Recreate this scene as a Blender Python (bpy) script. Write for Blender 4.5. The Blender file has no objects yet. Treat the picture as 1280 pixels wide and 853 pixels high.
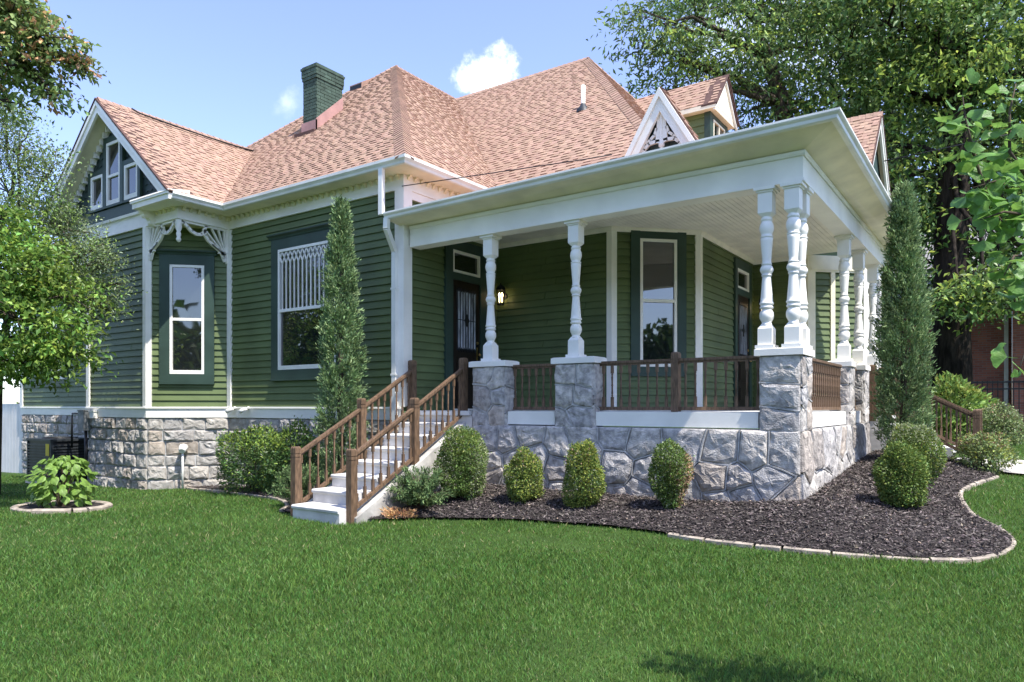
import bpy, bmesh, math, random
import numpy as np
from mathutils import Vector, Matrix, noise
from math import sin, cos, pi, sqrt, radians, hypot

random.seed(7)
rng = np.random.default_rng(11)
S = bpy.context.scene
COL = S.collection

# ------------------------------------------------------------------ camera, light, sky
cam = bpy.data.objects.new("camera", bpy.data.cameras.new("camera"))
COL.objects.link(cam)
cam.location = (0, 0, 1.5)
cam.rotation_euler = (radians(90), 0, radians(34.84))
cam.data.sensor_fit = 'HORIZONTAL'
cam.data.sensor_width = 36.0
cam.data.lens = 898 / 1280 * 36
cam.data.shift_y = 0.0637
cam.data.clip_end = 2000
S.camera = cam

SUN_DIR = Vector((.49, -.105, .865)).normalized()
sun = bpy.data.objects.new("sun", bpy.data.lights.new("sun", 'SUN'))
COL.objects.link(sun)
sun.data.energy = 3.1
sun.data.angle = radians(.53)
sun.data.color = (1.0, .955, .885)
sun.rotation_euler = SUN_DIR.to_track_quat('Z', 'Y').to_euler()
SUN_EL = math.asin(SUN_DIR.z)
SUN_ROT = math.atan2(SUN_DIR.x, SUN_DIR.y)

S.view_settings.view_transform = 'Standard'
S.view_settings.look = 'None'
S.view_settings.gamma = 1
S.view_settings.exposure = 1.40


def make_world():
    w = bpy.data.worlds.new("World")
    S.world = w
    w.use_nodes = True
    nt = w.node_tree
    nt.nodes.clear()
    N = nt.nodes.new
    L = nt.links.new
    out = N("ShaderNodeOutputWorld")
    bg = N("ShaderNodeBackground")
    bg.inputs[1].default_value = 0.15
    sky = N("ShaderNodeTexSky")
    sky.sky_type = 'NISHITA'
    sky.sun_disc = False
    sky.sun_elevation = SUN_EL
    sky.sun_rotation = SUN_ROT
    sky.altitude = 150
    sky.air_density = 1.0
    sky.dust_density = .6
    sky.ozone_density = 6.0
    # one small fair-weather cumulus and a few faint wisps
    tc = N("ShaderNodeTexCoord")

    def blob(px, py, sx, sy, soft, scale, lo, hi, opac):
        """soft cloud round a direction given as (azimuth, elevation) tangents in the sky frame"""
        az, el = px, py
        c = Vector((sin(az) * cos(el), cos(az) * cos(el), sin(el)))
        rt = Vector((cos(az), -sin(az), 0))
        up = rt.cross(c) * 1.0
        d1 = N("ShaderNodeVectorMath"); d1.operation = 'DOT_PRODUCT'; d1.inputs[1].default_value = rt / sx
        d2 = N("ShaderNodeVectorMath"); d2.operation = 'DOT_PRODUCT'; d2.inputs[1].default_value = up / sy
        d3 = N("ShaderNodeVectorMath"); d3.operation = 'DOT_PRODUCT'; d3.inputs[1].default_value = c
        for d in (d1, d2, d3):
            L(tc.outputs['Generated'], d.inputs[0])
        off = N("ShaderNodeMath"); off.operation = 'SUBTRACT'; off.inputs[1].default_value = 0.0
        L(d2.outputs['Value'], off.inputs[0])
        h1 = N("ShaderNodeMath"); h1.operation = 'MULTIPLY'; L(d1.outputs['Value'], h1.inputs[0]); L(d1.outputs['Value'], h1.inputs[1])
        h2 = N("ShaderNodeMath"); h2.operation = 'MULTIPLY_ADD'; L(off.outputs[0], h2.inputs[0]); L(off.outputs[0], h2.inputs[1]); L(h1.outputs[0], h2.inputs[2])
        rr = N("ShaderNodeMath"); rr.operation = 'SQRT'; L(h2.outputs[0], rr.inputs[0])
        nz = N("ShaderNodeTexNoise"); nz.inputs['Scale'].default_value = scale; nz.inputs['Detail'].default_value = 8; nz.inputs['Roughness'].default_value = .62
        L(tc.outputs['Generated'], nz.inputs['Vector'])
        k = N("ShaderNodeMath"); k.operation = 'MULTIPLY_ADD'; k.inputs[1].default_value = -soft
        L(rr.outputs[0], k.inputs[0]); L(nz.outputs['Fac'], k.inputs[2])
        mr = N("ShaderNodeMapRange"); mr.interpolation_type = 'SMOOTHSTEP'
        mr.inputs['From Min'].default_value = lo; mr.inputs['From Max'].default_value = hi
        mr.inputs['To Max'].default_value = opac
        L(k.outputs[0], mr.inputs['Value'])
        fr = N("ShaderNodeMath"); fr.operation = 'GREATER_THAN'; fr.inputs[1].default_value = 0
        L(d3.outputs['Value'], fr.inputs[0])
        m = N("ShaderNodeMath"); m.operation = 'MULTIPLY'; L(mr.outputs[0], m.inputs[0]); L(fr.outputs[0], m.inputs[1])
        return m.outputs[0]

    hs = N("ShaderNodeHueSaturation"); hs.inputs['Saturation'].default_value = .90; hs.inputs['Hue'].default_value = .513; hs.inputs['Value'].default_value = .96
    L(sky.outputs[0], hs.inputs['Color'])
    prev = hs.outputs[0]
    yaw = radians(-34.84)
    for (px, py, sx, sy, soft, sc, lo, hi, op) in (
            (612, 92, .046, .043, .42, 13.0, .15, .38, .93),
            (590, 104, .04, .026, .42, 17.0, .15, .4, .75),
            (357, 128, .035, .03, .45, 16.0, .25, .6, .2),
            (1000, 40, .25, .1, .4, 6.0, .2, .6, .25)):
        az = yaw + math.atan((px - 640) / 898)
        el = math.atan((508 - py) / 898 * cos(math.atan((px - 640) / 898)))
        mask = blob(az, el, sx, sy, soft, sc, lo, hi, op)
        mx = N("ShaderNodeMix"); mx.data_type = 'RGBA'
        L(mask, mx.inputs['Factor']); L(prev, mx.inputs['A'])
        mx.inputs['B'].default_value = (6.6, 6.7, 7.0, 1)
        prev = mx.outputs['Result']
    L(prev, bg.inputs[0])
    L(bg.outputs[0], out.inputs[0])


make_world()

# ------------------------------------------------------------------ materials
MATS = {}


def mat(name, col, rough=.6, var=.1, scale=6.0, bump=0.0, bscale=40.0, spec=.35, metallic=0.0, island=0.0,
        col2=None, trans=0.0, stretch=None, lo=.35, hi=.65, detail=5, coat=0.0, tone=False):
    if name in MATS:
        return MATS[name]
    m = bpy.data.materials.new(name)
    m.use_nodes = True
    nt = m.node_tree
    N = nt.nodes.new
    L = nt.links.new
    b = nt.nodes['Principled BSDF']
    b.inputs['Roughness'].default_value = rough
    b.inputs['Specular IOR Level'].default_value = spec
    b.inputs['Metallic'].default_value = metallic
    b.inputs['Coat Weight'].default_value = coat
    tc = N("ShaderNodeTexCoord")
    vec = tc.outputs['Object']
    if stretch:
        mp = N("ShaderNodeMapping"); mp.inputs['Scale'].default_value = stretch
        L(vec, mp.inputs['Vector']); vec = mp.outputs['Vector']
    nz = N("ShaderNodeTexNoise")
    nz.inputs['Scale'].default_value = scale
    nz.inputs['Detail'].default_value = detail
    L(vec, nz.inputs['Vector'])
    c2 = col2 if col2 else tuple(c * (1 - 2.2 * var) for c in col)
    c1 = col if col2 else tuple(min(1, c * (1 + var)) for c in col)
    mr = N("ShaderNodeMapRange")
    mr.inputs['From Min'].default_value = lo; mr.inputs['From Max'].default_value = hi
    L(nz.outputs['Fac'], mr.inputs['Value'])
    mx = N("ShaderNodeMix"); mx.data_type = 'RGBA'
    mx.inputs['A'].default_value = (*c2, 1); mx.inputs['B'].default_value = (*c1, 1)
    L(mr.outputs[0], mx.inputs['Factor'])
    cout = mx.outputs['Result']
    if island:
        g = N("ShaderNodeNewGeometry")
        r2 = N("ShaderNodeMapRange")
        r2.inputs['To Min'].default_value = 1 - island; r2.inputs['To Max'].default_value = 1 + island
        L(g.outputs['Random Per Island'], r2.inputs['Value'])
        hs = N("ShaderNodeHueSaturation")
        L(r2.outputs[0], hs.inputs['Value']); L(cout, hs.inputs['Color'])
        r3 = N("ShaderNodeMapRange")
        r3.inputs['To Min'].default_value = .5 - island * .06; r3.inputs['To Max'].default_value = .5 + island * .06
        ml = N("ShaderNodeMath"); ml.operation = 'FRACT'
        mm = N("ShaderNodeMath"); mm.operation = 'MULTIPLY'; mm.inputs[1].default_value = 17.3
        L(g.outputs['Random Per Island'], mm.inputs[0]); L(mm.outputs[0], ml.inputs[0]); L(ml.outputs[0], r3.inputs['Value'])
        L(r3.outputs[0], hs.inputs['Hue'])
        cout = hs.outputs['Color']
    if tone:
        oi = N("ShaderNodeObjectInfo")
        cr = N("ShaderNodeValToRGB")
        cr.color_ramp.elements[0].color = (.74, .72, .71, 1); cr.color_ramp.elements[1].color = (1.12, 1.1, 1.06, 1)
        e = cr.color_ramp.elements.new(.14); e.color = (1.0, .91, .82, 1)
        e = cr.color_ramp.elements.new(.28); e.color = (.92, .93, .96, 1)
        L(oi.outputs['Random'], cr.inputs[0])
        mt = N("ShaderNodeMix"); mt.data_type = 'RGBA'; mt.blend_type = 'MULTIPLY'; mt.inputs['Factor'].default_value = 1
        L(cout, mt.inputs['A']); L(cr.outputs[0], mt.inputs['B']); cout = mt.outputs['Result']
    L(cout, b.inputs['Base Color'])
    if bump:
        bn = N("ShaderNodeTexNoise"); bn.inputs['Scale'].default_value = bscale; bn.inputs['Detail'].default_value = 7
        L(vec, bn.inputs['Vector'])
        bp = N("ShaderNodeBump"); bp.inputs['Strength'].default_value = 1.0; bp.inputs['Distance'].default_value = bump
        L(bn.outputs['Fac'], bp.inputs['Height']); L(bp.outputs[0], b.inputs['Normal'])
    if trans:
        tr = N("ShaderNodeBsdfTranslucent")
        hs2 = N("ShaderNodeHueSaturation"); hs2.inputs['Value'].default_value = 1.5; hs2.inputs['Hue'].default_value = .485
        L(cout, hs2.inputs['Color']); L(hs2.outputs[0], tr.inputs['Color'])
        ms = N("ShaderNodeMixShader"); ms.inputs[0].default_value = trans
        L(b.outputs[0], ms.inputs[1]); L(tr.outputs[0], ms.inputs[2])
        L(ms.outputs[0], nt.nodes['Material Output'].inputs['Surface'])
    MATS[name] = m
    return m


M_GREEN = mat("siding_green_paint", (.118, .158, .062), .55, .1, 1.3, .0012, 30)
M_TEAL = mat("trim_dark_green_paint", (.037, .067, .050), .5, .1, 2, .0008, 60)
M_WHITE = mat("white_paint", (.88, .85, .77), .5, .045, 1.6, .0008, 50)
M_CREAM = mat("cream_paint", (.84, .77, .58), .55, .06, 2.5, .0008, 40)
M_GUTTER = mat("white_gutter_metal", (.80, .79, .73), .4, .05, 2.5)
M_WOOD = mat("stained_brown_wood", (.165, .102, .060), .6, .22, 7, .0012, 60, stretch=(6, 6, 1))
M_STONE = mat("grey_rock_face_stone", (.60, .565, .52), .95, .1, 13, .012, 60, .08, island=0, col2=(.29, .275, .26), lo=.32, hi=.66, detail=12, tone=True)
M_STONE2 = mat("pale_limestone", (.50, .475, .435), .95, .1, 11, .010, 55, .08, col2=(.30, .275, .245), lo=.3, hi=.66, detail=12, tone=True)
M_MORTAR = mat("grey_mortar", (.46, .45, .43), .95, .16, 8, .004, 50)
M_CONC = mat("white_painted_concrete", (.62, .60, .57), .8, .1, 3, .003, 25)
M_CONC2 = mat("pale_concrete", (.50, .465, .42), .9, .15, 4, .004, 40)
M_EDGE = mat("buff_edging_stone", (.37, .315, .25), .9, .2, 6, .006, 40)
M_BLACK = mat("black_metal", (.015, .015, .017), .45, .1, 6)
M_ACM = mat("dark_grey_metal", (.03, .035, .04), .5, .15, 6)
M_GREYM = mat("weathered_grey_metal", (.20, .21, .215), .55, .15, 8)
M_DOOR = mat("dark_stained_door_wood", (.022, .014, .010), .35, .2, 5, stretch=(8, 8, 1))
M_BRASS = mat("brass", (.62, .42, .16), .3, .1, 5, metallic=1.0)
M_BRICKG = mat("green_painted_brick", (.062, .098, .072), .8, .15, 5, .003, 60, island=.10)
M_FLASH = mat("pink_flashing_metal", (.42, .24, .21), .6, .08, 4)
M_SHING = mat("salmon_asphalt_shingle", (.385, .256, .188), .95, .1, 5, .003, 160, .12, island=.13, col2=(.335, .220, .163))
M_CAP = mat("ridge_cap_shingle", (.345, .228, .170), .95, .1, 9, .003, 160, .15, island=.10)
M_DRIP = mat("brown_roof_edge", (.10, .055, .045), .9, .1, 5)
M_FISH = mat("dark_green_shingle_paint", (.038, .062, .058), .6, .1, 4, island=.15)
M_CEIL = mat("porch_ceiling_paint", (.85, .80, .68), .5, .05, 3)
M_FLOOR = mat("white_porch_floor_paint", (.74, .73, .70), .55, .08, 3)
M_FENCE = mat("white_fence_vinyl", (.84, .80, .76), .6, .04, 2)
M_BARK = mat("grey_brown_bark", (.10, .080, .062), .95, .3, 3.5, .03, 9, .15, stretch=(3, 3, .7))
M_TWIG = mat("brown_twig", (.10, .072, .05), .9, .2, 6)
M_RBRICK_MORTAR = mat("mortar_plain", (.33, .30, .27), .95, .1, 5)


def foliage(name, col, island=.3, trans=.28, rough=.5, var=.15, scale=1.2, spec=.3):
    return mat(name, col, rough, var, scale, 0, 10, spec, island=island, trans=trans)


def mat_glass():
    m = bpy.data.materials.new("window_glass")
    m.use_nodes = True
    nt = m.node_tree
    b = nt.nodes['Principled BSDF']
    b.inputs['Base Color'].default_value = (.012, .014, .015, 1)
    b.inputs['Roughness'].default_value = .02
    b.inputs['IOR'].default_value = 2.2
    tc = nt.nodes.new("ShaderNodeTexCoord")
    nz = nt.nodes.new("ShaderNodeTexNoise"); nz.inputs['Scale'].default_value = 1.1; nz.inputs['Detail'].default_value = 1
    bp = nt.nodes.new("ShaderNodeBump"); bp.inputs['Strength'].default_value = .5; bp.inputs['Distance'].default_value = .012
    nt.links.new(tc.outputs['Object'], nz.inputs['Vector'])
    nt.links.new(nz.outputs['Fac'], bp.inputs['Height'])
    nt.links.new(bp.outputs[0], b.inputs['Normal'])
    return m


M_GLASS = mat_glass()
M_LACE = mat("white_curtain_glass", (.42, .45, .50), .25, .3, 9, stretch=(1, 1, .3))


def mat_emit(name, col, s):
    m = bpy.data.materials.new(name); m.use_nodes = True
    b = m.node_tree.nodes['Principled BSDF']
    b.inputs['Base Color'].default_value = (*col, 1)
    b.inputs['Emission Color'].default_value = (*col, 1)
    b.inputs['Emission Strength'].default_value = s
    return m


M_BULB = mat_emit("lit_bulb", (1.0, .72, .38), 6.0)


def mat_brick():
    m = bpy.data.materials.new("red_brick_wall"); m.use_nodes = True
    nt = m.node_tree
    b = nt.nodes['Principled BSDF']; b.inputs['Roughness'].default_value = .9
    tc = nt.nodes.new("ShaderNodeTexCoord")
    sp = nt.nodes.new("ShaderNodeSeparateXYZ"); cb = nt.nodes.new("ShaderNodeCombineXYZ")
    ad = nt.nodes.new("ShaderNodeMath"); ad.operation = 'ADD'
    nt.links.new(tc.outputs['Object'], sp.inputs[0])
    nt.links.new(sp.outputs['X'], ad.inputs[0]); nt.links.new(sp.outputs['Y'], ad.inputs[1])
    nt.links.new(ad.outputs[0], cb.inputs['X']); nt.links.new(sp.outputs['Z'], cb.inputs['Y'])
    br = nt.nodes.new("ShaderNodeTexBrick")
    br.inputs['Scale'].default_value = 1
    br.inputs['Brick Width'].default_value = .23; br.inputs['Row Height'].default_value = .078
    br.inputs['Mortar Size'].default_value = .008
    br.inputs['Color1'].default_value = (.42, .14, .09, 1); br.inputs['Color2'].default_value = (.27, .085, .06, 1)
    br.inputs['Mortar'].default_value = (.24, .19, .16, 1)
    nt.links.new(cb.outputs[0], br.inputs['Vector'])
    nt.links.new(br.outputs['Color'], b.inputs['Base Color'])
    return m


M_RBRICK = mat_brick()

# ------------------------------------------------------------------ mesh helpers
class MB:
    def __init__(s):
        s.v = []; s.f = []; s.sm = []

    def add(s, vs, fs, smooth=False):
        o = len(s.v)
        s.v += [tuple(p) for p in vs]
        for f in fs:
            s.f.append(tuple(i + o for i in f)); s.sm.append(smooth)
        return s

    def box(s, x0, y0, z0, x1, y1, z1):
        return s.fbox(lambda u, v, w: (u, w, v), x0, x1, z0, z1, y0, y1)

    def fbox(s, F, u0, u1, v0, v1, w0, w1):
        P = [F(u, v, w) for w in (w0, w1) for v in (v0, v1) for u in (u0, u1)]
        return s.add(P, [(0, 1, 3, 2), (4, 6, 7, 5), (0, 4, 5, 1), (2, 3, 7, 6), (0, 2, 6, 4), (1, 5, 7, 3)])

    def prism(s, F, poly, w0, w1):
        n = len(poly)
        P = [F(u, v, w0) for u, v in poly] + [F(u, v, w1) for u, v in poly]
        return s.add(P, [tuple(range(n)), tuple(range(2 * n - 1, n - 1, -1))] + [(i, (i + 1) % n, n + (i + 1) % n, n + i) for i in range(n)])

    def bar(s, a, b, wx, wz, up=Vector((0, 0, 1))):
        """square bar from a to b"""
        a = Vector(a); b = Vector(b); d = (b - a).normalized()
        r = d.cross(up)
        if r.length < 1e-4: r = Vector((1, 0, 0))
        r.normalize(); u = r.cross(d)
        P = [p + r * (sx * wx / 2) + u * (sz * wz / 2) for p in (a, b) for sx, sz in ((-1, -1), (1, -1), (1, 1), (-1, 1))]
        return s.add(P, [(3, 2, 1, 0), (4, 5, 6, 7)] + [(i, (i + 1) % 4, 4 + (i + 1) % 4, 4 + i) for i in range(4)])

    def tube(s, pts, radii, n=8, caps=True):
        pts = [Vector(p) for p in pts]
        if not hasattr(radii, '__len__'): radii = [radii] * len(pts)
        rings = []
        ref = Vector((.31, .17, .93))
        for i, p in enumerate(pts):
            d = (pts[min(i + 1, len(pts) - 1)] - pts[max(i - 1, 0)])
            d.normalize()
            r = d.cross(ref)
            if r.length < .05: r = d.cross(Vector((1, 0, 0)))
            r.normalize(); u = r.cross(d)
            rings.append([p + (r * cos(2 * pi * k / n) + u * sin(2 * pi * k / n)) * radii[i] for k in range(n)])
        P = [q for rg in rings for q in rg]
        fs = [(i * n + k, i * n + (k + 1) % n, (i + 1) * n + (k + 1) % n, (i + 1) * n + k) for i in range(len(pts) - 1) for k in range(n)]
        s.add(P, fs, True)
        if caps:
            o = len(s.v) - len(P)
            s.f.append(tuple(o + k for k in range(n - 1, -1, -1))); s.sm.append(False)
            s.f.append(tuple(o + (len(pts) - 1) * n + k for k in range(n))); s.sm.append(False)
        return s

    def lathe(s, c, prof, n=12, cap=True):
        cx, cy, cz = c
        P = [(cx + r * cos(2 * pi * k / n), cy + r * sin(2 * pi * k / n), cz + z) for r, z in prof for k in range(n)]
        m = len(prof)
        fs = [(i * n + k, i * n + (k + 1) % n, (i + 1) * n + (k + 1) % n, (i + 1) * n + k) for i in range(m - 1) for k in range(n)]
        s.add(P, fs, True)
        if cap:
            s.add(P[:n], [tuple(range(n - 1, -1, -1))]); s.add(P[-n:], [tuple(range(n))])
        return s

    def sweep(s, path, prof, ends=True):
        """closed profile (outward offset, dz) swept along an xyz path, outward = right of travel, mitred"""
        path = [Vector(p) for p in path]
        m = len(path); k = len(prof)
        nr = []
        for i in range(m - 1):
            d = path[i + 1] - path[i]; d.z = 0; d.normalize(); nr.append(Vector((d.y, -d.x, 0)))
        P = []
        for i in range(m):
            a = nr[max(i - 1, 0)]; b = nr[min(i, m - 2)]
            mt = (a + b); mt = mt / max(.2, (1 + a.dot(b)))
            P += [path[i] + mt * o + Vector((0, 0, z)) for o, z in prof]
        fs = [(i * k + j, i * k + (j + 1) % k, (i + 1) * k + (j + 1) % k, (i + 1) * k + j) for i in range(m - 1) for j in range(k)]
        if ends: fs += [tuple(range(k)), tuple((m - 1) * k + j for j in range(k - 1, -1, -1))]
        return s.add(P, fs)

    def mesh(s, name, m, fix=True):
        me = bpy.data.meshes.new(name)
        me.from_pydata(s.v, [], s.f)
        me.polygons.foreach_set('use_smooth', s.sm)
        if fix:
            bm = bmesh.new(); bm.from_mesh(me); bmesh.ops.recalc_face_normals(bm, faces=bm.faces); bm.to_mesh(me); bm.free()
        if m: me.materials.append(m)
        return me

    def build(s, name, m, parent=None, fix=True, **kw):
        return link(name, s.mesh(name, m, fix), parent, **kw)


def link(name, data, parent=None, loc=None, **kw):
    o = bpy.data.objects.new(name, data)
    COL.objects.link(o)
    if parent is not None: o.parent = parent
    if loc is not None: o.location = loc
    for k, v in kw.items(): o[k] = v
    return o


def thing(name, label, cat, loc=(0, 0, 0), group=None):
    o = link(name, None, None, loc, label=label, category=cat)
    o.empty_display_size = .2
    if group: o['group'] = group
    return o


def world_part(name, mb, m, root, **kw):
    """part whose vertices are given in world coordinates, under a root Empty that stands at its own place"""
    o = mb.build(name, m, root, **kw)
    o.matrix_parent_inverse = Matrix.Translation(-Vector(root.location))
    return o


def np_mesh(name, V, F, m, parent=None, smooth=False, **kw):
    """fast mesh: V (n,3), F (m,k) all faces with k corners"""
    me = bpy.data.meshes.new(name)
    V = np.asarray(V, np.float32); F = np.asarray(F, np.int32)
    k = F.shape[1]
    me.vertices.add(len(V)); me.vertices.foreach_set('co', V.ravel())
    me.loops.add(F.size); me.loops.foreach_set('vertex_index', F.ravel())
    me.polygons.add(len(F)); me.polygons.foreach_set('loop_start', np.arange(0, F.size, k, dtype=np.int32))
    me.update(calc_edges=True)
    if smooth: me.polygons.foreach_set('use_smooth', np.ones(len(F), bool))
    me.materials.append(m)
    return link(name, me, parent, **kw)


def unit(a):
    return a / np.maximum(np.linalg.norm(a, axis=1, keepdims=True), 1e-6)


def leaf_cloud(name, P, D, Nn, size, m, parent, aspect=.5, fold=.18, **kw):
    """one folded leaf (two triangles) at each point P, axis D, normal Nn"""
    n = len(P)
    D = unit(D); Sd = unit(np.cross(D, Nn)); U = np.cross(Sd, D)
    s = np.asarray(size).reshape(-1, 1)
    b = P; t = P + D * s
    mid = P + D * s * .48
    l = mid + Sd * s * aspect / 2 + U * s * fold
    r = mid - Sd * s * aspect / 2 + U * s * fold
    V = np.stack([b, l, t, r], 1).reshape(-1, 3)
    i = np.arange(n)[:, None] * 4
    F = np.concatenate([i + np.array([[0, 2, 1]]), i + np.array([[0, 3, 2]])], 0)
    kw.setdefault('kind', 'stuff')
    return np_mesh(name, V, F, m, parent, **kw)


def rnd_dirs(n):
    return unit(rng.normal(size=(n, 3)))


# ------------------------------------------------------------------ terrain
def sm(t):
    t = np.clip(t, 0, 1)
    return t * t * (3 - 2 * t)


def ground(x, y):
    x = np.asarray(x, float); y = np.asarray(y, float)
    dx = np.maximum(np.maximum(-7 - x, x + 2), 0); dy = np.maximum(np.maximum(8.6 - y, y - 15.5), 0)
    m = (.29 + .03 * np.clip(y - 8.6, 0, 6)) * (1 - sm(np.hypot(dx, dy) / 2.0))
    g = .07 * np.clip(y - 6, 0, 9) * sm((x + 3.5) / 3)
    l = -.025 * np.clip(-8.5 - x, 0, 16) * sm((y - 2) / 5)
    return m + g + l


def gz(x, y):
    return float(ground(x, y))


def in_poly(x, y, poly):
    x = np.asarray(x); y = np.asarray(y)
    c = np.zeros(x.shape, bool)
    n = len(poly)
    for i in range(n):
        x0, y0 = poly[i]; x1, y1 = poly[(i + 1) % n]
        if y0 == y1: continue
        k = ((y0 > y) != (y1 > y)) & (x < (x1 - x0) * (y - y0) / (y1 - y0) + x0)
        c ^= k
    return c


def spline(pts, n):
    """Catmull-Rom through 2-D points"""
    P = [np.array(p, float) for p in pts]
    out = []
    for i in range(len(P) - 1):
        p0 = P[max(i - 1, 0)]; p1 = P[i]; p2 = P[i + 1]; p3 = P[min(i + 2, len(P) - 1)]
        for k in range(n):
            t = k / n
            out.append(tuple(.5 * (2 * p1 + (p2 - p0) * t + (2 * p0 - 5 * p1 + 4 * p2 - p3) * t * t + (3 * p1 - p0 - 3 * p2 + p3) * t ** 3)))
    out.append(tuple(P[-1]))
    return out


BED_EDGE = [(-6.92, 6.6), (-6.4, 6.95), (-5.93, 7.1), (-5.09, 7.29), (-4.34, 7.38), (-3.72, 7.42), (-3.16, 7.38), (-2.5, 7.27), (-1.71, 7.21), (-1.25, 7.26),
            (-.87, 7.36), (-.56, 7.47), (-.27, 7.66), (-.07, 8.03), (0.0, 8.5), (-.12, 9.03), (-.39, 9.6), (-.53, 10.42), (-.53, 10.99), (-.40, 11.7), (-.18, 12.55)]
EDGE_C = spline(BED_EDGE, 6)
BED = EDGE_C + [(-.45, 13.3), (-1.9, 13.4), (-1.97, 8.7), (-6.92, 8.75)]
LBED_EDGE = [(-8.15, 6.45), (-8.5, 6.5), (-9.0, 7.0), (-9.98, 7.5), (-11.65, 7.78), (-13.0, 7.9), (-13.4, 8.0)]
LBED_C = spline(LBED_EDGE, 5)
LBED = LBED_C + [(-12.8, 8.65), (-8.1, 8.65)]
RING_C = (-11.95, 5.1)
RING_R = (.72, .52)
HOUSE_FOOT = [(-22.5, 8.6), (-17.43, 8.6), (-16.35, 7.52), (-13.98, 7.52), (-12.9, 8.6), (-8.05, 8.6), (-8.05, 6.35), (-6.92, 6.35), (-6.92, 8.7), (-2, 8.68),
              (-2, 13.4), (-.4, 13.4), (-.4, 14.5), (-2, 14.5), (-2, 19), (-22.5, 22)]
PATH = [(-.45, 13.35), (-.1, 12.95), (.6, 12.75), (3.5, 12.4), (9, 12.0), (9, 13.6), (3.5, 13.9), (.6, 14.2), (-.45, 14.5)]


def mat_lawn_soil():
    return mat("lawn_soil_and_thatch", (.052, .095, .022), .95, .3, 2.2, .02, 30, .1, col2=(.034, .060, .016), lo=.3, hi=.7)


def build_ground():
    xs = np.unique(np.concatenate([np.linspace(-40, 30, 141), [-900, -400, -200, -120, -80, -55, 45, 70, 120, 200, 400, 900]]))
    ys = np.unique(np.concatenate([np.linspace(-14, 40, 109), [-900, -400, -150, -60, -30, 60, 90, 140, 220, 400, 900]]))
    X, Y = np.meshgrid(xs, ys)
    Z = ground(X, Y) - .012
    Z += .012 * np.sin(X * 1.7 + .5 * Y) * np.sin(Y * 1.3)
    V = np.stack([X, Y, Z], -1).reshape(-1, 3)
    nx = len(xs); i = np.arange(nx - 1); j = np.arange(len(ys) - 1)
    I, J = np.meshgrid(i, j)
    a = (J * nx + I).ravel()
    F = np.stack([a, a + 1, a + 1 + nx, a + nx], 1)
    np_mesh("lawn", V, F, mat_lawn_soil(), smooth=True, kind='structure', label='short green lawn falling away from the house')


def poly_sheet(name, poly, m, lift, cell=.16, **kw):
    """sheet that follows the ground inside a polygon: grid cells plus a ragged rim"""
    px = [p[0] for p in poly]; py = [p[1] for p in poly]
    bm = bmesh.new()
    vs = [bm.verts.new((x, y, 0)) for x, y in poly]
    f = bm.faces.new(vs)
    bmesh.ops.triangulate(bm, faces=[f])
    for x in np.arange(min(px) + cell, max(px), cell):
        g = bm.verts[:] + bm.edges[:] + bm.faces[:]
        bmesh.ops.bisect_plane(bm, geom=g, plane_co=(x, 0, 0), plane_no=(1, 0, 0))
    for y in np.arange(min(py) + cell, max(py), cell):
        g = bm.verts[:] + bm.edges[:] + bm.faces[:]
        bmesh.ops.bisect_plane(bm, geom=g, plane_co=(0, y, 0), plane_no=(0, 1, 0))
    for v in bm.verts:
        v.co.z = gz(v.co.x, v.co.y) + lift + random.uniform(-.3, .3) * min(lift, .02)
    bmesh.ops.recalc_face_normals(bm, faces=bm.faces)
    me = bpy.data.meshes.new(name); bm.to_mesh(me); bm.free()
    if me.polygons and sum(p.normal.z for p in me.polygons) < 0: me.flip_normals()
    me.materials.append(m)
    return link(name, me, None, **kw)


M_MULCH = mat("dark_shredded_mulch", (.060, .050, .047), .95, .3, 14, .03, 45, .15, col2=(.022, .019, .019), lo=.3, hi=.75, detail=9)
M_CHIP = mat("mulch_chip", (.125, .105, .096), .9, .25, 9, 0, 10, .2, island=.8)

build_ground()
poly_sheet("mulch_bed", BED, M_MULCH, .03, kind='structure')
poly_sheet("mulch_bed", LBED, M_MULCH, .03, kind='structure')
poly_sheet("garden_path", PATH, M_CONC2, .035, .4, kind='structure')
ringpoly = [(RING_C[0] + RING_R[0] * cos(a), RING_C[1] + RING_R[1] * sin(a)) for a in np.linspace(0, 2 * pi, 25)[:-1]]
poly_sheet("mulch_bed", ringpoly, M_MULCH, .03, kind='structure')


def mulch_chips(poly, n, seed, m=None, k_=1.0):
    r = np.random.default_rng(seed)
    a = np.array(poly)
    x = r.uniform(a[:, 0].min(), a[:, 0].max(), n * 3); y = r.uniform(a[:, 1].min(), a[:, 1].max(), n * 3)
    k = in_poly(x, y, poly)
    x = x[k][:n]; y = y[k][:n]; n = len(x)
    P = np.stack([x, y, ground(x, y) + .032 + r.uniform(0, .02, n)], 1)
    D = r.normal(size=(n, 3)); D[:, 2] *= .3
    U = r.normal(size=(n, 3)) * .35 + np.array([0, 0, 1])
    leaf_cloud("mulch_chips", P, D, U, r.uniform(.02, .06, n) * k_, m or M_CHIP, None, .32, .02, kind='stuff',
               label='dark shredded bark mulch covering the planting bed')


mulch_chips(BED, 42000, 3)
mulch_chips(LBED, 5000, 4)
mulch_chips(BED, 1300, 14, mat("pale_wood_chip", (.34, .26, .20), .9, .2, 9, 0, 10, .2, island=.5), .9)


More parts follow.
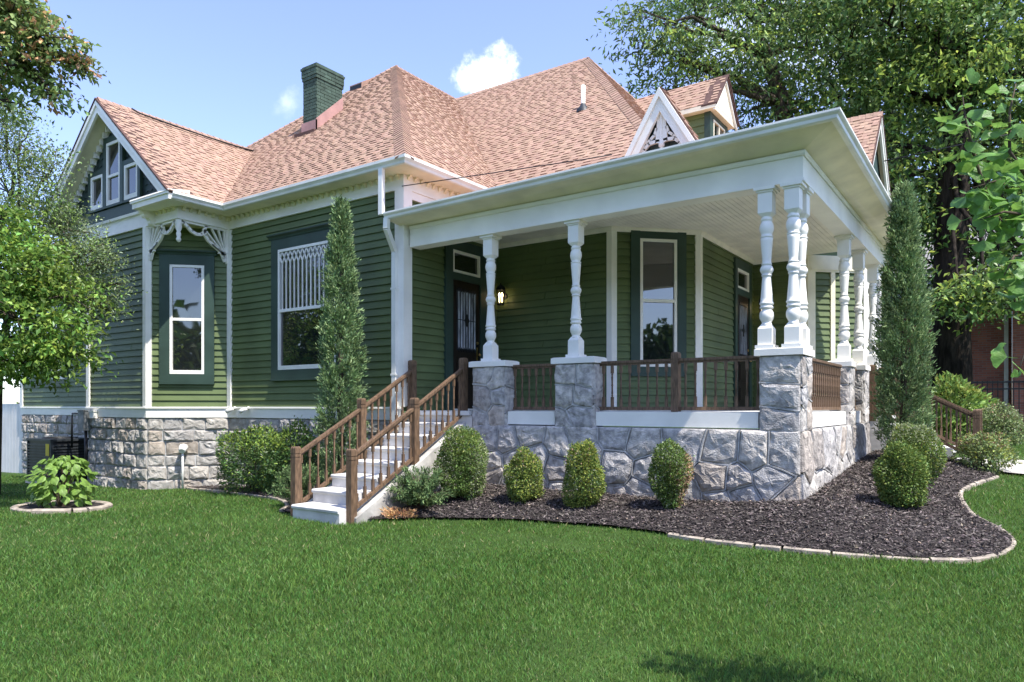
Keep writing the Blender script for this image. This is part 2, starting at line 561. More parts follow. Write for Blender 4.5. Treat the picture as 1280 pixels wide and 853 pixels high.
def edging(name, curve, label, seglen=.34, w=.075, h=.04, lift=.0):
    root = thing(name, label, 'edging', (curve[0][0], curve[0][1], gz(*curve[0])))
    r = random.Random(5)
    i = 0
    while i < len(curve) - 1:
        tot = 0; j = i
        L = seglen * r.uniform(.7, 1.4)
        while j < len(curve) - 1 and tot < L:
            tot += hypot(curve[j + 1][0] - curve[j][0], curve[j + 1][1] - curve[j][1]); j += 1
        seg = curve[i:j + 1]
        if len(seg) > 1:
            mb = MB()
            hh = h * r.uniform(.8, 1.15)
            ww = w * r.uniform(.85, 1.15)
            pts = [(x, y, gz(x, y) + lift) for x, y in seg]
            # pull the ends in so that a joint shows
            a = Vector(pts[0]).lerp(Vector(pts[1]), .12); b = Vector(pts[-1]).lerp(Vector(pts[-2]), .12)
            pts[0] = a; pts[-1] = b
            mb.sweep(pts, [(-ww / 2, -.06), (ww / 2, -.06), (ww / 2, hh * .45), (ww / 2 - .025, hh * .72), (-ww / 2 + .025, hh * .75), (-ww / 2, hh * .5)])
            world_part("edging_stone", mb, M_EDGE, root)
        i = j
    return root


edging("garden_edging", EDGE_C[37:], 'low buff stone edging curving round the front mulch bed')
edging("garden_edging", LBED_C[5:], 'thin stone edging along the mulch below the left wall', .4, .07, .05)
edging("garden_edging", [(RING_C[0] + (RING_R[0] + .06) * cos(a), RING_C[1] + (RING_R[1] + .06) * sin(a)) for a in np.linspace(0, 2 * pi, 40)],
       'oval buff stone ring round the broad-leaved shrub', .5, .10, .07)


def grass():
    r = np.random.default_rng(21)
    Fv = np.array([-.5713, .8207]); Rv = np.array([.8207, .5713])
    xs = []; ys = []; ds = []
    for d0, d1, dens in ((2.9, 4.2, 8200), (4.2, 5.4, 6600), (5.4, 7, 4600), (7, 9, 3000), (9, 12, 1800), (12, 19, 800)):
        area = .92 * 2 * (d1 * d1 - d0 * d0) / 2
        n = int(area * dens)
        d = np.sqrt(r.uniform(d0 * d0, d1 * d1, n)); q = r.uniform(-.92, .92, n)
        p = d[:, None] * Fv + (d * q)[:, None] * Rv
        xs.append(p[:, 0]); ys.append(p[:, 1]); ds.append(d)
    for d0, d1, dens in ((2.2, 5, 1500), (5, 9, 900), (9, 16, 420), (16, 26, 160)):     # thinner cover to either side
        n = int(.85 * 2 * (d1 * d1 - d0 * d0) / 2 * dens)
        d = np.sqrt(r.uniform(d0 * d0, d1 * d1, n)); q = r.uniform(.92, 1.75, n) * np.where(r.random(n) < .55, 1, -1)
        p = d[:, None] * Fv + (d * q)[:, None] * Rv
        xs.append(p[:, 0]); ys.append(p[:, 1]); ds.append(d * 1.5)
    x = np.concatenate(xs); y = np.concatenate(ys); d = np.concatenate(ds)
    k = ~(in_poly(x, y, BED) | in_poly(x, y, HOUSE_FOOT) | in_poly(x, y, LBED) | in_poly(x, y, PATH))
    k &= (((x - RING_C[0]) / RING_R[0]) ** 2 + ((y - RING_C[1]) / RING_R[1]) ** 2) > 1
    k &= ~((x < -8) & (y > 8.6))
    x = x[k]; y = y[k]; d = d[k]; n = len(x)
    z = ground(x, y) - .01
    h = r.uniform(.020, .048, n) * (1 + .25 * np.sin(x * 2.1) * np.sin(y * 1.7 + x)) * (1 + .5 * (r.random(n) < .04))
    w = np.clip(.0011 * d, .0035, .014) * r.uniform(.7, 1.3, n)
    a = r.uniform(0, 2 * pi, n)
    lean = r.uniform(.1, 1.15, n) * h
    b = r.uniform(0, 2 * pi, n) + .6 * np.sin(x * .9 + y)
    base = np.stack([x, y, z], 1)
    s = np.stack([np.cos(a) * w / 2, np.sin(a) * w / 2, np.zeros(n)], 1)
    tip = base + np.stack([np.cos(b) * lean, np.sin(b) * lean, h], 1)
    mid = base + np.stack([np.cos(b) * lean * .3, np.sin(b) * lean * .3, h * .6], 1)
    V = np.stack([base - s, base + s, mid + s * .8, tip, mid - s * .8], 1).reshape(-1, 3)
    i = np.arange(n)[:, None] * 5
    near = d < 7.5
    F3 = np.concatenate([i[near] + np.array([[0, 1, 2]]), i[near] + np.array([[0, 2, 4]]), i[near] + np.array([[4, 2, 3]]), i[~near] + np.array([[0, 1, 3]])], 0)
    m = mat("grass_blade", (.118, .215, .044), .5, .2, .75, 0, 10, .3, island=.55, trans=.42, col2=(.078, .160, .030), lo=.3, hi=.7)
    dm = mat("dry_grass_blade", (.36, .31, .16), .7, .2, 3, 0, 10, .2, island=.4, trans=.3)
    q = np.where(r.random(n) < .022)[0]
    np_mesh("dry_grass", V[(q[:, None] * 5 + np.arange(5)).ravel()] + np.array([0, 0, .006]), np.arange(len(q))[:, None] * 5 + np.array([[0, 1, 3]]), dm, None, kind='stuff', label='scattered dry straw blades in the green lawn')
    np_mesh("grass", V, F3, m, None, kind='stuff', label='mown green grass covering the front lawn')
    print("grass blades", n)


grass()

# ================================================================== THE HOUSE
HOUSE = thing("house", "green clapboard Victorian cottage with salmon shingle roof and stone porch", "house", (-8.1, 8.7, .1))
EAVE = 5.40
PITCH = .9036
FLOOR = 1.43


def hp(name, mb, m, parent=None, **kw):
    if parent is None:
        return world_part(name, mb, m, HOUSE, **kw)
    return mb.build(name, m, parent, **kw)


def hinst(name, me, parent, loc, rot=0.0, scale=None, **kw):
    o = link(name, me, parent, loc, **kw)
    o.rotation_euler = (0, 0, rot)
    if scale: o.scale = scale
    if parent is HOUSE: o.matrix_parent_inverse = Matrix.Translation(-Vector(HOUSE.location))
    return o


def frame(p0, p1):
    p0 = Vector((*p0, 0)); p1 = Vector((*p1, 0))
    u = (p1 - p0).normalized(); n = Vector((u.y, -u.x, 0))

    def F(a, v, w):
        q = p0 + u * a + n * w
        return (q.x, q.y, v)
    F.L = (p1 - p0).length; F.n = n; F.u = u
    return F


EXPO = .127


def siding(p0, p1, z0, z1, openings=(), slab=.12, name="wall", slab_top=None):
    """wall slab with its clapboards one by one; openings = casing outer (u0,u1) and inner (z0,z1)"""
    F = frame(p0, p1)
    mb = MB().fbox(F, 0, F.L, z0 - .02, slab_top or z1, -slab, 0)
    w = hp(name, mb, M_GREEN)
    k = 0
    z = z0
    while z < z1 - .03:
        zt = min(z + EXPO, z1)
        segs = [(.0, F.L)]
        for (u0, u1, a, b) in openings:
            if zt > a + .01 and z < b - .01:
                ns = []
                for s0, s1 in segs:
                    if u1 <= s0 or u0 >= s1: ns.append((s0, s1)); continue
                    if u0 - s0 > .03: ns.append((s0, u0 + .02))
                    if s1 - u1 > .03: ns.append((u1 - .02, s1))
                segs = ns
        cut = []
        for s0, s1 in segs:
            if s1 - s0 > 1.6 and random.random() < .6:
                q = random.uniform(s0 + .5, s1 - .5)
                cut += [(s0, q - .0025), (q + .0025, s1)]
            else: cut.append((s0, s1))
        for s0, s1 in cut:
            j = random.uniform(-.003, .003)
            t = .036 + random.uniform(-.003, .005)
            b = MB()
            P = [F(s0, z + j, .002), F(s1, z + j * .4, .002), F(s1, z + j * .4, t), F(s0, z + j, t),
                 F(s0, zt + .01, .002), F(s1, zt + .01, .002), F(s1, zt + .01, .007), F(s0, zt + .01, .007)]
            b.add(P, [(0, 1, 2, 3), (4, 7, 6, 5), (3, 2, 6, 7), (0, 4, 5, 1), (0, 3, 7, 4), (1, 5, 6, 2)])
            hp("siding_board", b, M_GREEN, w)
        z = zt
        k += 1
    return F, w


def corner_board(p, n1, n2, z0, z1, w=.12, t=.06, m=None):
    """vertical corner trim: two boards meeting at plan point p; n1, n2 = outward normals of the two walls"""
    for (n, o) in ((n1, n2), (n2, n1)):
        pass
    P = Vector((*p, 0)); n1 = Vector((*n1, 0)); n2 = Vector((*n2, 0))
    t1 = Vector((n1.y, -n1.x, 0)) * -1; t2 = Vector((-n2.y, n2.x, 0))   # along walls, away from the corner
    c = n1.dot(n2)
    mt = (n1 + n2) / (1 + c)
    out = P + mt * t
    poly = [P + t1 * -w + n1 * .0, P + t1 * -w + n1 * t, out, P + t2 * w + n2 * t, P + t2 * w, P]
    poly = [(q.x, q.y) for q in poly]
    mb = MB().prism(lambda a, b, z: (a, b, z), poly, z0, z1)
    return hp("corner_board", mb, m or M_WHITE)


def window(F, u0, u1, z0, z1, zm, cs=(.19, .20, .17), crown=True, style=None, casing=M_TEAL, w=0.0, double=True, wide=.05):
    """double-hung window on a wall frame: sash frame (part) with casing, sill, panes, meeting rail"""
    s = wide
    mb = MB()
    for a, b, c, d in ((u0, u0 + s, z0, z1), (u1 - s, u1, z0, z1), (u0 + s, u1 - s, z1 - s, z1), (u0 + s, u1 - s, z0, z0 + s * 1.5)):
        mb.fbox(F, a, b, c, d, w, w + .055)
    fr = hp("window", mb, M_WHITE)
    c = MB()
    a, t, b = cs
    c.fbox(F, u0 - a, u0 - .004, z0 - b, z1 + t, w, w + .062)
    c.fbox(F, u1 + .004, u1 + a, z0 - b, z1 + t, w, w + .062)
    c.fbox(F, u0 - .004, u1 + .004, z1 + .004, z1 + t, w, w + .060)
    c.fbox(F, u0 - .004, u1 + .004, z0 - b, z0 - .004, w, w + .060)
    hp("casing", c, casing, fr)
    if crown:
        k = MB()
        k.prism(lambda x, y, q: F(q, y, x), [(w, z1 + t), (w + .075, z1 + t), (w + .085, z1 + t + .03), (w + .13, z1 + t + .06), (w + .13, z1 + t + .085), (w, z1 + t + .10)], u0 - a - .05, u1 + a + .05)
        hp("head_moulding", k, casing, fr)
        k = MB().fbox(F, u0 - a - .0, u1 + a + .0, z0 - b - .035, z0 - b - .002, w, w + .085)
        hp("sill", k, casing, fr)
    if double:
        hp("meeting_rail", MB().fbox(F, u0 + s, u1 - s, zm - .025, zm + .03, w, w + .05), M_WHITE, fr)
        hp("pane", MB().fbox(F, u0 + s, u1 - s, z0 + s * 1.5, zm - .025, w + .006, w + .014), M_GLASS, fr)
        hp("pane", MB().fbox(F, u0 + s, u1 - s, zm + .03, z1 - s, w + .018, w + .026), M_GLASS, fr)
    else:
        hp("pane", MB().fbox(F, u0 + s, u1 - s, z0 + s * 1.5, z1 - s, w + .006, w + .014), M_GLASS, fr)
    return fr


# ------------------------------------------------------------------ walls
W_A = (-22.5, 8.6); W_B = (-17.43, 8.6); W_C = (-16.35, 7.52); W_D = (-13.98, 7.52); W_E = (-12.9, 8.6); W_F = (-8.14, 8.6)
W_G = (-8.14, 11.2); W_H = (-5.69, 11.2); W_I = (-4.56, 12.33); W_J = (-4.56, 15.58); W_K = (-3.45, 15.58); W_L = (-2.5, 16.53); W_M = (-2.5, 18.7)
ZS0, ZS1 = 1.49, 5.03

F1, _ = siding(W_A, W_B, ZS0, ZS1, [(1.45, 2.75, 2.2, 4.4)], slab_top=5.3)
window(F1, 1.6, 2.6, 2.2, 4.4, 3.3, cs=(.15, .18, .16))
siding(W_B, W_C, ZS0, ZS1, slab_top=5.03)
F2, _ = siding(W_C, W_D, ZS0, ZS1, slab_top=5.03)
F3, _ = siding(W_D, W_E, ZS0, ZS1, [(.212, 1.243, 2.14, 4.30)], slab_top=5.03)
window(F3, .416, 1.059, 2.14, 4.30, 3.22)
F4, _ = siding(W_E, W_F, ZS0, ZS1, [(1.40, 3.40, 2.18, 4.43)], slab_top=5.3)
wm = window(F4, 1.6, 3.2, 2.18, 4.43, 3.28)
# lattice of the upper sash
lat = MB()
n = 13
pw = (1.5) / n
for i in range(n):
    u = 1.65 + pw * (i + .5)
    lat.fbox(F4, u - .011, u + .011, 3.31, 4.16, .026, .042)
for i in range(n):
    uc = 1.65 + pw * (i + .5)
    for sgn in (-1, 1):
        for (za, zb, ua, ub) in ((4.16, 4.275, uc, uc + sgn * pw / 2), (4.275, 4.38, uc + sgn * pw / 2, uc)):
            a = Vector(F4(ua, za, .034)); b = Vector(F4(ub, zb, .034))
            lat.bar(a, b, .02, .016, up=Vector((0, 1, 0)))
        a = Vector(F4(uc, 4.16, .034)); b = Vector(F4(uc + sgn * pw / 2, 4.05, .034))
hp("muntin_lattice", lat, M_WHITE, wm)

F5, _ = siding(W_F, W_G, 1.44, 4.9, [(.98, 2.15, 1.3, 4.32)], slab_top=5.3)
F6, _ = siding(W_G, W_H, 1.44, 4.62, slab_top=5.3)
F7, _ = siding(W_H, W_I, 1.44, 4.62, [(.32, 1.36, 2.19, 4.42)], slab_top=5.3)
window(F7, .498, 1.177, 2.19, 4.42, 3.34, cs=(.17, .17, .17), crown=False)
F8, _ = siding(W_I, W_J, 1.44, 4.62, [(1.86, 2.96, 1.3, 4.32)], slab_top=5.3)
F9, _ = siding(W_J, W_K, 1.44, 4.62, slab_top=5.3)
F10, _ = siding(W_K, W_L, 1.2, 4.62, slab_top=5.03)
F11, _ = siding(W_L, W_M, 1.2, ZS1, [(.50, 1.70, 2.2, 4.35)], slab_top=5.3)
window(F11, .62, 1.55, 2.2, 4.35, 3.3, cs=(.12, .16, .14), casing=M_WHITE)
siding((-2.5, 18.7), (-2.5, 20.2), 1.2, ZS1, slab_top=5.3)

d = sqrt(.5)
corner_board(W_C, (-d, -d), (0, -1), 1.49, 5.03, .10)
corner_board(W_D, (0, -1), (d, -d), 1.49, 5.03, .085)
corner_board(W_F, (0, -1), (1, 0), 1.49, 5.03, .14)
corner_board(W_H, (0, -1), (d, -d), 1.43, 4.6, .075, .052)
corner_board(W_I, (d, -d), (1, 0), 1.43, 4.6, .075, .052)
corner_board(W_K, (0, -1), (d, -d), 1.43, 4.6, .15, .05, M_CREAM)
corner_board(W_L, (d, -d), (1, 0), 1.3, 5.03, .09, .05)
corner_board(W_A, (-1, 0), (0, -1), 1.49, 5.03, .10)
hp("corner_board", MB().fbox(F4, .0, .12, 1.49, 5.03, 0, .058), M_WHITE)
hp("corner_board", MB().fbox(F1, F1.L - .12, F1.L, 1.49, 5.03, 0, .058), M_WHITE)
hp("corner_board", MB().fbox(F10, .50, .60, 1.43, 4.26, .0, .05), M_CREAM)
hp("frieze_board", MB().fbox(F10, 0.02, F10.L - .05, 4.26, 4.60, 0, .056), M_CREAM)
hp("frieze_board", MB().fbox(F10, 0.05, F10.L - .1, 4.30, 4.34, .056, .075), M_CREAM)


# water table
def band(name, path, z0, z1, t, m, cap=True):
    prof = [(0, z0), (t, z0), (t, z1 - .012)]
    if cap: prof += [(t + .025, z1 - .012), (t + .02, z1 + .02)]
    else: prof += [(t, z1)]
    prof += [(0, z1 + (.02 if cap else 0))]
    return hp(name, MB().sweep([(*p, 0) for p in path], prof), m)


band("water_table", [W_A, W_B], 1.275, 1.47, .045, M_WHITE)
band("water_table", [W_B, W_C, W_D, W_E, W_F], 1.275, 1.47, .05, M_WHITE)

# ------------------------------------------------------------------ stone work
def clip_poly(poly, nx, ny, c):
    """keep nx*x+ny*y <= c"""
    out = []
    m = len(poly)
    for i in range(m):
        p = poly[i]; q = poly[(i + 1) % m]
        a = nx * p[0] + ny * p[1] - c; b = nx * q[0] + ny * q[1] - c
        if a <= 0: out.append(p)
        if (a < 0 < b) or (b < 0 < a):
            t = a / (a - b); out.append((p[0] + (q[0] - p[0]) * t, p[1] + (q[1] - p[1]) * t))
    return out


def fnoise(x, y, k):
    return noise.fractal(Vector((x, y, k)), .8, 2.1, 4)


def stone_mesh(F, poly, depth, r, bulge=1.0, npts=10):
    """rock-faced stone over a convex polygon in wall coordinates: split face with a broken, chiselled relief"""
    per = [hypot(poly[(i + 1) % len(poly)][0] - poly[i][0], poly[(i + 1) % len(poly)][1] - poly[i][1]) for i in range(len(poly))]
    T = sum(per)
    if T < .12: return None
    pts = []
    for i, p in enumerate(poly):
        q = poly[(i + 1) % len(poly)]
        k = max(1, round(per[i] / T * npts))
        for j in range(k):
            t = j / k
            pts.append((p[0] + (q[0] - p[0]) * t, p[1] + (q[1] - p[1]) * t))
    m = len(pts)
    cx = sum(p[0] for p in pts) / m; cy = sum(p[1] for p in pts) / m
    tx = r.uniform(-.3, .3); ty = r.uniform(-.35, .3)
    size = sqrt(T / 4)
    key = r.uniform(0, 99)
    P = []
    f = 3.2 / max(.25, size)
    for ring, (s, h) in enumerate(((1.0, -.02), (.99, .30), (.93, .72), (.74, .95), (.48, 1.0), (.2, 1.0))):
        for p in pts:
            x = cx + (p[0] - cx) * s; y = cy + (p[1] - cy) * s
            hh = depth * h * (1 + tx * (x - cx) / size + ty * (y - cy) / size)
            if ring:
                e = fnoise(x * f * .45 + key, y * f * .45, key)
                e2 = abs(fnoise(x * f * 1.2, y * f * 1.2 + key, 3 + key)) - .25
                hh += depth * bulge * (.55 * e - .7 * e2) * (.5 if ring == 1 else 1)
                if 1 < ring:
                    x += r.uniform(-.012, .012); y += r.uniform(-.012, .012)
            P.append(F(x, y, hh))
    P.append(F(cx, cy, depth * (1 + .55 * bulge * fnoise(cx * f * .45 + key, cy * f * .45, key))))
    R_ = 5
    fs = []
    for q in range(R_):
        for i in range(m):
            fs.append((q * m + i, q * m + (i + 1) % m, (q + 1) * m + (i + 1) % m, (q + 1) * m + i))
    for i in range(m):
        fs.append((R_ * m + i, R_ * m + (i + 1) % m, (R_ + 1) * m))
    b = MB(); b.add(P, fs)
    return b


def rubble(F, u0, u1, z0, z1, cw, ch, parent, m, seed, depth=.05, joint=.019, mortar=True, w=0.0, jit=.36):
    """irregular stones (clipped Voronoi cells) with raised ribbon joints"""
    r = random.Random(seed)
    nx = max(1, round((u1 - u0) / cw)); ny = max(1, round((z1 - z0) / ch))
    pts = []
    for j in range(ny):
        sh = r.uniform(-.3, .3) if nx > 1 else 0
        for i in range(nx):
            x = u0 + (i + .5 + sh + r.uniform(-jit, jit)) * (u1 - u0) / nx
            y = z0 + (j + .5 + r.uniform(-jit, jit)) * (z1 - z0) / ny
            pts.append((x, y))
    FF = lambda a, b, c: F(a, b, c + w)
    beads = MB()
    for i, p in enumerate(pts):
        poly = [(u0, z0), (u1, z0), (u1, z1), (u0, z1)]
        full = list(poly)
        for j, q in enumerate(pts):
            if i == j: continue
            dx, dy = q[0] - p[0], q[1] - p[1]; l = hypot(dx, dy)
            if l > 2.5: continue
            nx_, ny_ = dx / l, dy / l
            c = nx_ * (p[0] + q[0]) / 2 + ny_ * (p[1] + q[1]) / 2
            poly = clip_poly(poly, nx_, ny_, c - joint / 2)
            full = clip_poly(full, nx_, ny_, c)
            if len(poly) < 3: break
        if len(poly) < 3: continue
        b = stone_mesh(FF, poly, depth * r.uniform(.75, 1.25), r, .72, 18)
        if b: hp("stone", b, m, parent)
        if mortar:
            for k in range(len(full)):
                a = full[k]; c = full[(k + 1) % len(full)]
                if (a[0] + a[1] * 1.7) > (c[0] + c[1] * 1.7): continue
                if hypot(a[0] - c[0], a[1] - c[1]) < .04: continue
                on_edge = any(abs(a[t] - e) < 1e-5 and abs(c[t] - e) < 1e-5 for t, e in ((0, u0), (0, u1), (1, z0), (1, z1)))
                if on_edge: continue
                hgt = depth * .75
                ux, uy = c[0] - a[0], c[1] - a[1]; l = hypot(ux, uy); ox, oy = -uy / l * joint * .42, ux / l * joint * .42
                mx_, my_ = (a[0] + c[0]) / 2 + r.uniform(-.01, .01), (a[1] + c[1]) / 2 + r.uniform(-.01, .01)
                A = []
                for (x, y) in (a, (mx_, my_), c):
                    hg = hgt * r.uniform(.8, 1.15)
                    A += [FF(x + ox * 1.7, y + oy * 1.7, 0), FF(x + ox, y + oy, hg), FF(x - ox, y - oy, hg), FF(x - ox * 1.7, y - oy * 1.7, 0)]
                beads.add(A, [(s * 4 + t, s * 4 + t + 1, s * 4 + 5 + t, s * 4 + 4 + t) for s in (0, 1) for t in (0, 1, 2)])
    if mortar and beads.v: hp("mortar_joints", beads, M_MORTAR, parent, kind='stuff')


def ashlar(F, u0, u1, z0, z1, rows, cw, parent, m, seed, depth=.07, joint=.02, bulge=1.0):
    r = random.Random(seed)
    hs = [r.uniform(.75, 1.25) for _ in range(rows)]; t = sum(hs)
    z = z1
    for h in hs:
        h = h / t * (z1 - z0)
        u = u0
        while u < u1 - .02:
            L = cw * r.uniform(.65, 1.5)
            if u1 - (u + L) < cw * .45: L = u1 - u
            j = joint / 2
            a = [(u + j, z - h + j), (u + L - j, z - h + j * r.uniform(.6, 1.6)), (u + L - j * r.uniform(.6, 1.6), z - j), (u + j * r.uniform(.6, 1.6), z - j)]
            b = stone_mesh(F, a, depth * r.uniform(.7, 1.3), r, bulge, 15)
            if b: hp("stone", b, m, parent)
            u += L
        z -= h


def found_part(p0, p1, zb, zt, m=M_MORTAR, slab=.2, name="foundation_wall"):
    F = frame(p0, p1)
    return F, hp(name, MB().fbox(F, 0, F.L, zb, zt, -slab, .004), m)


for (a, b, zb, rows, cw, dp, bg, sd) in ((W_A, W_B, -.40, 7, .36, .05, .8, 3), (W_C, W_D, -.24, 6, .34, .065, 1.0, 5), (W_D, W_E, -.20, 6, .42, .045, .9, 7), (W_E, W_F, -.16, 6, .46, .045, .9, 9)):
    FF_, fp = found_part(a, b, zb - .3, 1.274)
    ashlar(FF_, .0, FF_.L, zb, 1.27, rows, cw, fp, M_STONE2, sd, dp, .022, bg)

# porch base and piers (stone planes Y=8.68 and X=-2.0)
PY = 8.68; PX = -2.0
PF = frame((-6.765, PY), (PX, PY)); PR = frame((PX, PY), (PX, 13.35))
base_mb = MB().box(-6.765, PY + .004, -.2, PX - .004, PY + .3, 1.22).box(PX - .3, PY + .304, -.2, PX - .004, 13.35, 1.22)
base_mb.box(-6.765, PY + .31, -.2, -6.5, 11.0, 1.22)
pbase = hp("porch_base", base_mb, M_MORTAR)
rubble(PF, 0, PF.L, .18, 1.215, .43, .33, pbase, M_STONE, 23, .05)
rubble(PR, 0.0, PR.L, .25, 1.215, .42, .40, pbase, M_STONE, 31, .05)
# left return of the base beside the stairs
hp("skirt_board", MB().box(-6.14, PY + .03, 1.235, -5.325, PY + .12, 1.425), M_WHITE)
hp("skirt_board", MB().box(-4.665, PY + .03, 1.235, -2.485, PY + .12, 1.425), M_WHITE)
hp("skirt_board", MB().box(PX - .12, PY + .52, 1.235, PX - .03, 11.62, 1.425), M_WHITE)
hp("skirt_board", MB().box(PX - .12, 12.12, 1.235, PX - .03, 12.88, 1.425), M_WHITE)
floor_mb = MB().box(-8.13, PY + .13, 1.36, PX - .125, 15.56, FLOOR)
floor_mb.box(-8.05, 8.62, 1.36, -6.8, PY + .127, FLOOR)
hp("porch_floor", floor_mb, M_FLOOR)


def pier(x0, y0, x1, y1, zb, seed, cap=(.05, .05, .05, .05), faces='fr'):
    mb = MB().box(x0 + .004, y0 + .004, zb, x1 - .004, y1, 2.094)
    p = hp("pier", mb, M_MORTAR)
    if 'f' in faces:
        rubble(frame((x0, y0), (x1, y0)), 0, x1 - x0, max(zb, 1.2), 2.09, .34, .30, p, M_STONE, seed, .035, .02)
    if 'r' in faces:
        rubble(frame((x1, y0), (x1, y1)), 0, y1 - y0, max(zb, 1.2), 2.09, .30, .33, p, M_STONE, seed + 1, .035, .02)
    c = MB()
    X0, Y0, X1, Y1 = x0 - cap[0], y0 - cap[1], x1 + cap[2], y1 + cap[3]
    c.box(X0, Y0, 2.096, X1, Y1, 2.172)
    c.add([(X0, Y0, 2.172), (X1, Y0, 2.172), (X1, Y1, 2.172), (X0, Y1, 2.172), (X0 + .03, Y0 + .03, 2.184), (X1 - .03, Y0 + .03, 2.184), (X1 - .03, Y1 - .03, 2.184), (X0 + .03, Y1 - .03, 2.184)],
          [(0, 1, 5, 4), (1, 2, 6, 5), (2, 3, 7, 6), (3, 0, 4, 7), (4, 5, 6, 7)])
    hp("pier_cap", c, M_WHITE, p)
    return p


pier(-6.765, PY, -6.178, 8.95, 1.2, 41)
pier(-5.291, PY, -4.698, 8.95, 1.2, 43)
pier(-2.461, PY, PX, 9.16, 1.2, 47, (.05, .05, .045, .05))
pier(-2.27, 11.68, PX, 12.05, 1.2, 51, (.04, .04, .045, .04))
pier(-2.27, 12.92, PX, 13.35, 1.2, 53, (.04, .04, .045, .04))
pier(-2.27, 14.45, PX, 14.85, .3, 57, (.04, .04, .045, .04))

# ------------------------------------------------------------------ porch columns, beam, ceiling
def column_mesh():
    H = 1.905
    mb = MB()

    def sq(z0, z1, h, ch=0):
        mb.fbox(lambda u, v, w: (u, w, v), -h, h, z0, z1, -h, h)
    sq(0, .04, .108)
    sq(.042, .235, .083)
    P = []
    for (h, z) in ((.083, .236), (.050, .29)):
        P += [(-h, -h, z), (h, -h, z), (h, h, z), (-h, h, z)]
    mb.add(P, [(0, 1, 5, 4), (1, 2, 6, 5), (2, 3, 7, 6), (3, 0, 4, 7), (4, 5, 6, 7)])
    pr = [(.060, .27), (.066, .28), (.060, .30), (.052, .305), (.062, .325), (.079, .36), (.084, .395), (.079, .43), (.062, .462), (.056, .468), (.072, .474), (.080, .488), (.078, .50), (.070, .505), (.070, .52),
          (.082, .53), (.082, .545), (.073, .555), (.070, .60), (.060, .72), (.051, .84), (.049, .86), (.060, .868), (.060, .882), (.050, .886), (.066, .905), (.077, .93), (.077, .95), (.066, .975), (.050, .995),
          (.060, 1.0), (.060, 1.012), (.050, 1.02), (.052, 1.06), (.060, 1.16), (.069, 1.28), (.072, 1.31), (.060, 1.318), (.074, 1.325), (.074, 1.34), (.058, 1.348),
          (.068, 1.37), (.080, 1.405), (.084, 1.435), (.078, 1.475), (.062, 1.51), (.056, 1.515), (.068, 1.52), (.070, 1.54), (.060, 1.555), (.052, 1.575)]
    mb.lathe((0, 0, 0), pr, 16)
    P = []
    for (h, z) in ((.050, 1.565), (.083, 1.605)):
        P += [(-h, -h, z), (h, -h, z), (h, h, z), (-h, h, z)]
    mb.add(P, [(0, 1, 5, 4), (1, 2, 6, 5), (2, 3, 7, 6), (3, 0, 4, 7), (3, 2, 1, 0)])
    sq(1.606, 1.845, .083)
    sq(1.846, 1.868, .098)
    sq(1.869, H, .122)
    return mb.mesh("column", M_WHITE)


cm = column_mesh()
for (x, y) in ((-6.52, 8.80), (-5.03, 8.80), (-2.40, 8.76), (-2.095, 8.76), (-2.08, 9.06), (-2.10, 11.88), (-2.10, 13.13), (-2.10, 14.62)):
    hinst("column", cm, HOUSE, (x, y, 2.184))

BZ0 = 4.09
bm_ = MB().box(-8.05, 8.66, BZ0, -1.965, 8.90, 4.60).box(-2.205, 8.903, BZ0, -1.965, 15.3, 4.60)
hp("porch_beam", bm_, M_WHITE)
bt = MB()
bt.sweep([(-8.05, 8.66, 0), (-1.965, 8.66, 0), (-1.965, 15.3, 0)], [(0, 4.375), (.02, 4.375), (.03, 4.40), (.03, 4.43), (0, 4.43)])
bt.sweep([(-8.05, 8.66, 0), (-1.965, 8.66, 0), (-1.965, 15.3, 0)], [(0, BZ0 - .002), (.012, BZ0 - .002), (.012, BZ0 + .03), (0, BZ0 + .03)])
hp("frieze_moulding", bt, M_WHITE)
so = MB()
a0 = [(-8.2, 8.66, 4.432), (-1.965, 8.66, 4.432), (-1.965, 15.3, 4.432)]
a1 = [(-8.2, 8.28, 4.475), (-1.585, 8.28, 4.555), (-1.585, 15.3, 4.44)]
so.add(a0 + a1, [(0, 1, 4, 3), (1, 2, 5, 4)])
so.add([(x, y, z + .02) for x, y, z in a0 + a1], [(0, 1, 4, 3), (1, 2, 5, 4)])
so.add([(-8.2, 8.66, 4.432), (-8.2, 8.28, 4.475), (-8.2, 8.28, 4.495), (-8.2, 8.66, 4.452)], [(0, 1, 2, 3)])
hp("porch_soffit", so, M_CREAM, fix=False)
GUT = [(0, 0), (.045, 0), (.06, .012), (.068, .045), (.09, .062), (.10, .075), (.10, .098), (.085, .098), (.082, .08), (.01, .03), (.0, .098), (-.015, .098), (-.015, 0)]
hp("gutter", MB().sweep([(-8.2, 8.28, 4.475), (-1.585, 8.28, 4.555), (-1.585, 15.32, 4.44)], GUT), M_GUTTER)
pend = MB().box(-1.95, 15.302, 4.1, -1.60, 15.34, 4.55)
hp("fascia", pend, M_CREAM)
ce = MB()
x = -8.12
while x < -2.21:
    x2 = min(x + .082, -2.21)
    ce.box(x + .003, 8.905, 4.60, x2 - .003, 15.575, 4.612)
    x = x2
hp("ceiling_boards", ce, M_CEIL, kind='stuff')
hp("porch_ceiling", MB().box(-8.13, 8.67, 4.613, -1.97, 15.575, 4.66), M_CEIL)
hp("ceiling_moulding", MB().sweep([(W_F[0], 8.9, 0), (*W_G, 0), (*W_H, 0), (*W_I, 0), (*W_J, 0), (*W_K, 0)], [(0.031, 4.52), (.055, 4.53), (.075, 4.585), (.075, 4.6), (.031, 4.6)]), M_CEIL)
